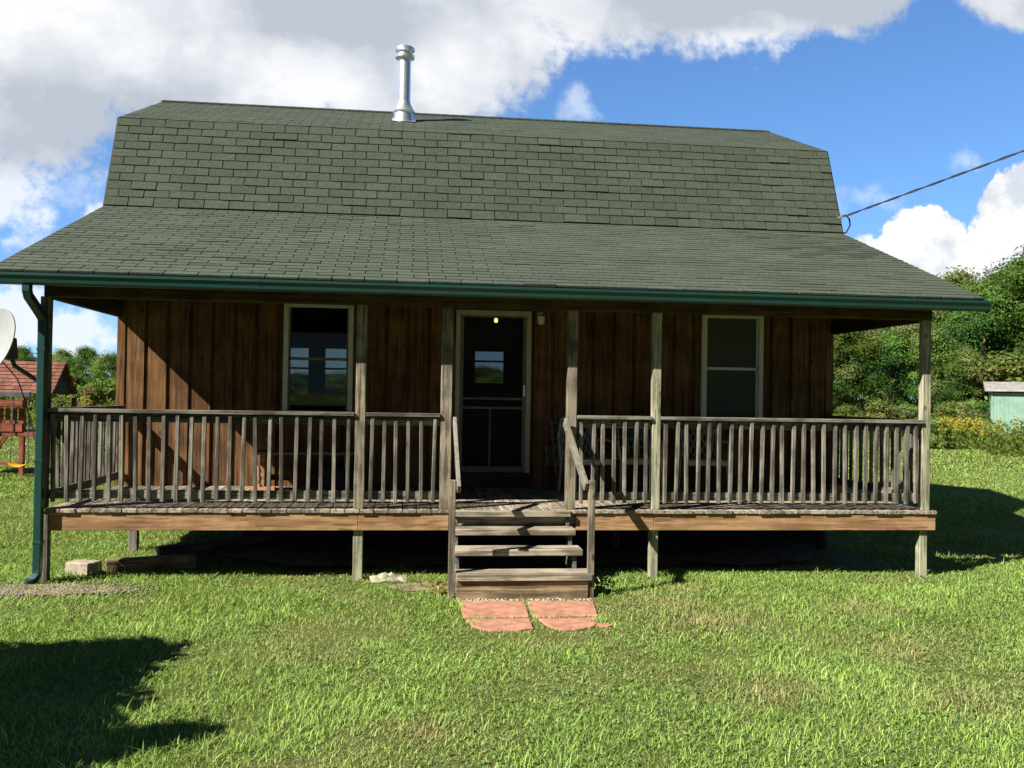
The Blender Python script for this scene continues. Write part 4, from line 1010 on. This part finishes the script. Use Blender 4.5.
# stones
def stones(name, pts, smin, smax, seed, label, mat):
    rng = np.random.default_rng(seed); base = bmesh.new(); bmesh.ops.create_icosphere(base, subdivisions=1, radius=1); bv = np.array([v.co[:] for v in base.verts]); bf = np.array([[v.index for v in f.verts] for f in base.faces]); base.free()
    V = []; T = []
    for i, p in enumerate(pts):
        s = rng.uniform(smin, smax); v = bv * (1 + rng.normal(size=(len(bv), 1)) * .12) * s * np.array([rng.uniform(.8, 1.4), rng.uniform(.8, 1.3), .6]); a = rng.uniform(0, 6.28); c_, s_ = math.cos(a), math.sin(a)
        v = np.stack([v[:, 0] * c_ - v[:, 1] * s_, v[:, 0] * s_ + v[:, 1] * c_, v[:, 2]], 1) + p; V.append(v); T.append(bf + i * len(bv))
    o = link(name, npmesh(name, np.concatenate(V), None, np.concatenate(T)), mat); tag(o, label, 'stones', kind='stuff')
rng = np.random.default_rng(5)
m = MB(); m.add([(-.35 + 1.25 * math.cos(a / 24 * 6.283) * (1 + .1 * math.sin(a * 2.7)), -.40 + .26 * math.sin(a / 24 * 6.283) * (1 + .2 * math.sin(a * 1.9)), .02) for a in range(24)], [tuple(range(24))])
tag(m.build('gravel_bed', 'dirt'), kind='structure')
m = MB(); m.add([(3.68 + .36 * math.cos(a / 24 * 6.283) * (1 + .15 * math.sin(a * 2.7)), -.33 + .2 * math.sin(a / 24 * 6.283) * (1 + .2 * math.sin(a * 1.9)), .008) for a in range(24)], [tuple(range(24))])
tag(m.build('worn_earth', 'dirt'), kind='structure')
g = np.stack([rng.uniform(-1.6, 1.2, 7000), rng.normal(-.40, .14, 7000), rng.uniform(.005, .02, 7000)], 1)
g = g[rng.random(len(g)) < np.clip(1.0 - g[:, 0] * .9, .03, 1)]
stones('gravel', g, .007, .018, 6, 'strip of grey gravel in the grass below the downspout', 'pebble')
g = np.stack([rng.uniform(4.02, 5.32, 130), rng.normal(-.985, .03, 130), np.full(130, .006)], 1)
stones('pebbles', g, .009, .02, 7, 'row of small pale pebbles along the foot of the bottom step', 'stone')

# ------------------------------------------------------------------ grass
def grass():
    rng = np.random.default_rng(100); fwd = np.array((CROT @ Vector((0, 0, -1)))[:2]); fwd /= np.linalg.norm(fwd); rgt = np.array([fwd[1], -fwd[0]])
    PS = []; HS = []; WS = []
    for d0, d1, dens, h, w in ((3.4, 7.5, 5200, .05, .0042), (7.5, 11, 3600, .052, .005), (11, 16, 1500, .055, .0075), (16, 26, 600, .055, .014), (26, 42, 130, .07, .028)):
        n = int((d1 ** 2 - d0 ** 2) * .68 * dens); D = np.sqrt(rng.uniform(d0 ** 2, d1 ** 2, n)); L = rng.uniform(-.68, .68, n) * D
        P = np.array(CAM[:2]) + D[:, None] * fwd + L[:, None] * rgt
        x, y = P[:, 0], P[:, 1]
        keep = ~((x > .75 + .5 * vnoise(x, y, 2.3, 12)) & (x < 9.1) & (y > .42 + .25 * vnoise(x, y, 2.0, 8)) & (y < 9.3)) & ~((y > 9) & (x > -2.0) & (x < 13) & (D < 26) & (x > -1 + (y - 9) * -.2))
        keep &= ~((x > 4.0) & (x < 5.36) & (y > -1.0) & (y < .6))
        inslab = ((x > 4.08) & (x < 5.24) & (y > -1.64) & (y < -.95)) | ((x > 4.18) & (x < 5.08) & (y > -2.02) & (y < -1.66))
        seam = (abs(y + 1.705) < .035) | (abs(x - 4.655) < .03)
        keep &= ~(inslab & ~(seam & (rng.random(n) < .8)))
        grav = (abs(y + .42) < .3) & (x < 1.0)
        keep &= ~(grav & (rng.random(n) < .5))
        keep &= ~((((x - 3.68) / .3) ** 2 + ((y + .33) / .16) ** 2 < 1) & (rng.random(n) < .8))
        bare = vnoise(x, y, 1.5, 21); keep &= ~((bare < .15) & (rng.random(n) < .35))
        P = P[keep]; k = len(P); tall = np.where(rng.random(k) < .025, 2.0, 1.0)
        cl = .7 + .45 * vnoise(P[:, 0], P[:, 1], 3.1, 4)
        dr = vnoise(P[:, 0], P[:, 1], .9, 31) * .6 + vnoise(P[:, 0], P[:, 1], 2.7, 32) * .4
        cl *= 1 - .45 * np.clip((dr - .5) * 3, 0, 1)
        PS.append(P); HS.append(h * rng.uniform(.45, 1.25, k) * tall * cl); WS.append(w * rng.uniform(.7, 1.4, k) * (1 + .35 * (tall > 1)))
    P = np.concatenate(PS); h = np.concatenate(HS); w = np.concatenate(WS); n = len(P)
    az = rng.uniform(0, 2 * math.pi, n); lean = h * np.abs(rng.normal(.85, .6, n)); ld = np.stack([np.cos(az), np.sin(az)], 1)
    sd = np.stack([-ld[:, 1], ld[:, 0]], 1); z0 = np.full(n, -.012)
    def pt(u, lw, hz): return np.concatenate([P + ld * (lean * u)[:, None] + sd * (w * lw)[:, None], (z0 + h * hz)[:, None]], 1)
    V = np.stack([pt(0, -.5, 0), pt(0, .5, 0), pt(.42, .5, .62), pt(.42, -.5, .62), pt(1, 0, .95)], 1).reshape(-1, 3)
    i = np.arange(n)[:, None] * 5; Q = i + np.array([[0, 1, 2, 3]]); T = i + np.array([[3, 2, 4]])
    x, y = P[:, 0], P[:, 1]
    a = vnoise(x, y, .9, 31) * .6 + vnoise(x, y, 2.7, 32) * .4; dry = np.clip((a - .60) * 3.0, 0, 1) * .6
    for qx, qy, rr_ in ((655, 603, .42), (700, 622, .55), (610, 612, .3), (760, 690, .35), (905, 650, .5), (545, 645, .25), (420, 735, .3), (310, 655, .35), (965, 700, .4), (680, 590, .3), (860, 610, .35)):
        q_ = at(qx, qy, z=0.0); dry = np.maximum(dry, np.exp(-(((x - q_.x) / rr_) ** 2 + ((y - q_.y) / (rr_ * .8)) ** 2)) * (.35 + .8 * vnoise(x, y, 6.0, 71)))
    dry = np.clip(dry, 0, .95)
    dry = np.maximum(dry, (rng.random(n) < .07 + .25 * dry) * rng.uniform(.5, 1, n))
    far = np.clip((np.hypot(x - CAM.x, y - CAM.y) - 10) / 8, 0, 1)[:, None]
    g = np.array([.285, .40, .102]) * (1 - .2 * far) * rng.uniform(.45, 1.5, (n, 1)) * (.8 + .4 * vnoise(x, y, 1.7, 33))[:, None]
    g += np.array([.05, .03, 0]) * rng.random((n, 1)); s = np.array([.46, .39, .20]) * rng.uniform(.6, 1.15, (n, 1))
    c = g * (1 - dry[:, None]) + s * dry[:, None]
    C = np.repeat(c, 5, 0)
    o = link('lawn_grass', npmesh('lawn_grass', V, Q, T, np.clip(C, 0, 1)), 'grass'); tag(o, 'mown green lawn grass with dry straw patches', 'grass', kind='stuff')
    # clover and broad leaves low in the sward
    m_ = 60000; D = np.sqrt(rng.uniform(3.2 ** 2, 13 ** 2, m_)); L = rng.uniform(-.68, .68, m_) * D; P = np.array(CAM[:2]) + D[:, None] * fwd + L[:, None] * rgt
    x, y = P[:, 0], P[:, 1]; keep = (vnoise(x, y, 1.3, 61) > .42) & ~((x > .2) & (x < 9.2) & (y > .3)) & ~((x > 3.95) & (x < 5.4) & (y > -2.1)); P = P[keep]; k = len(P)
    P3 = np.concatenate([P, rng.uniform(.008, .035, (k, 1))], 1); N = rng.normal(size=(k, 3)) * .45 + [0, 0, 1]; N /= np.linalg.norm(N, axis=1, keepdims=True)
    v, q, cc = leaf_quads(P3, N, rng.uniform(.006, .016, k), np.array([.15, .26, .07]) * rng.uniform(.7, 1.35, (k, 1)), rng, .75)
    o = link('clover', npmesh('clover', v, q, None, cc), 'grass'); tag(o, 'low clover and broad leaves mixed through the lawn', 'clover', kind='stuff')
grass()
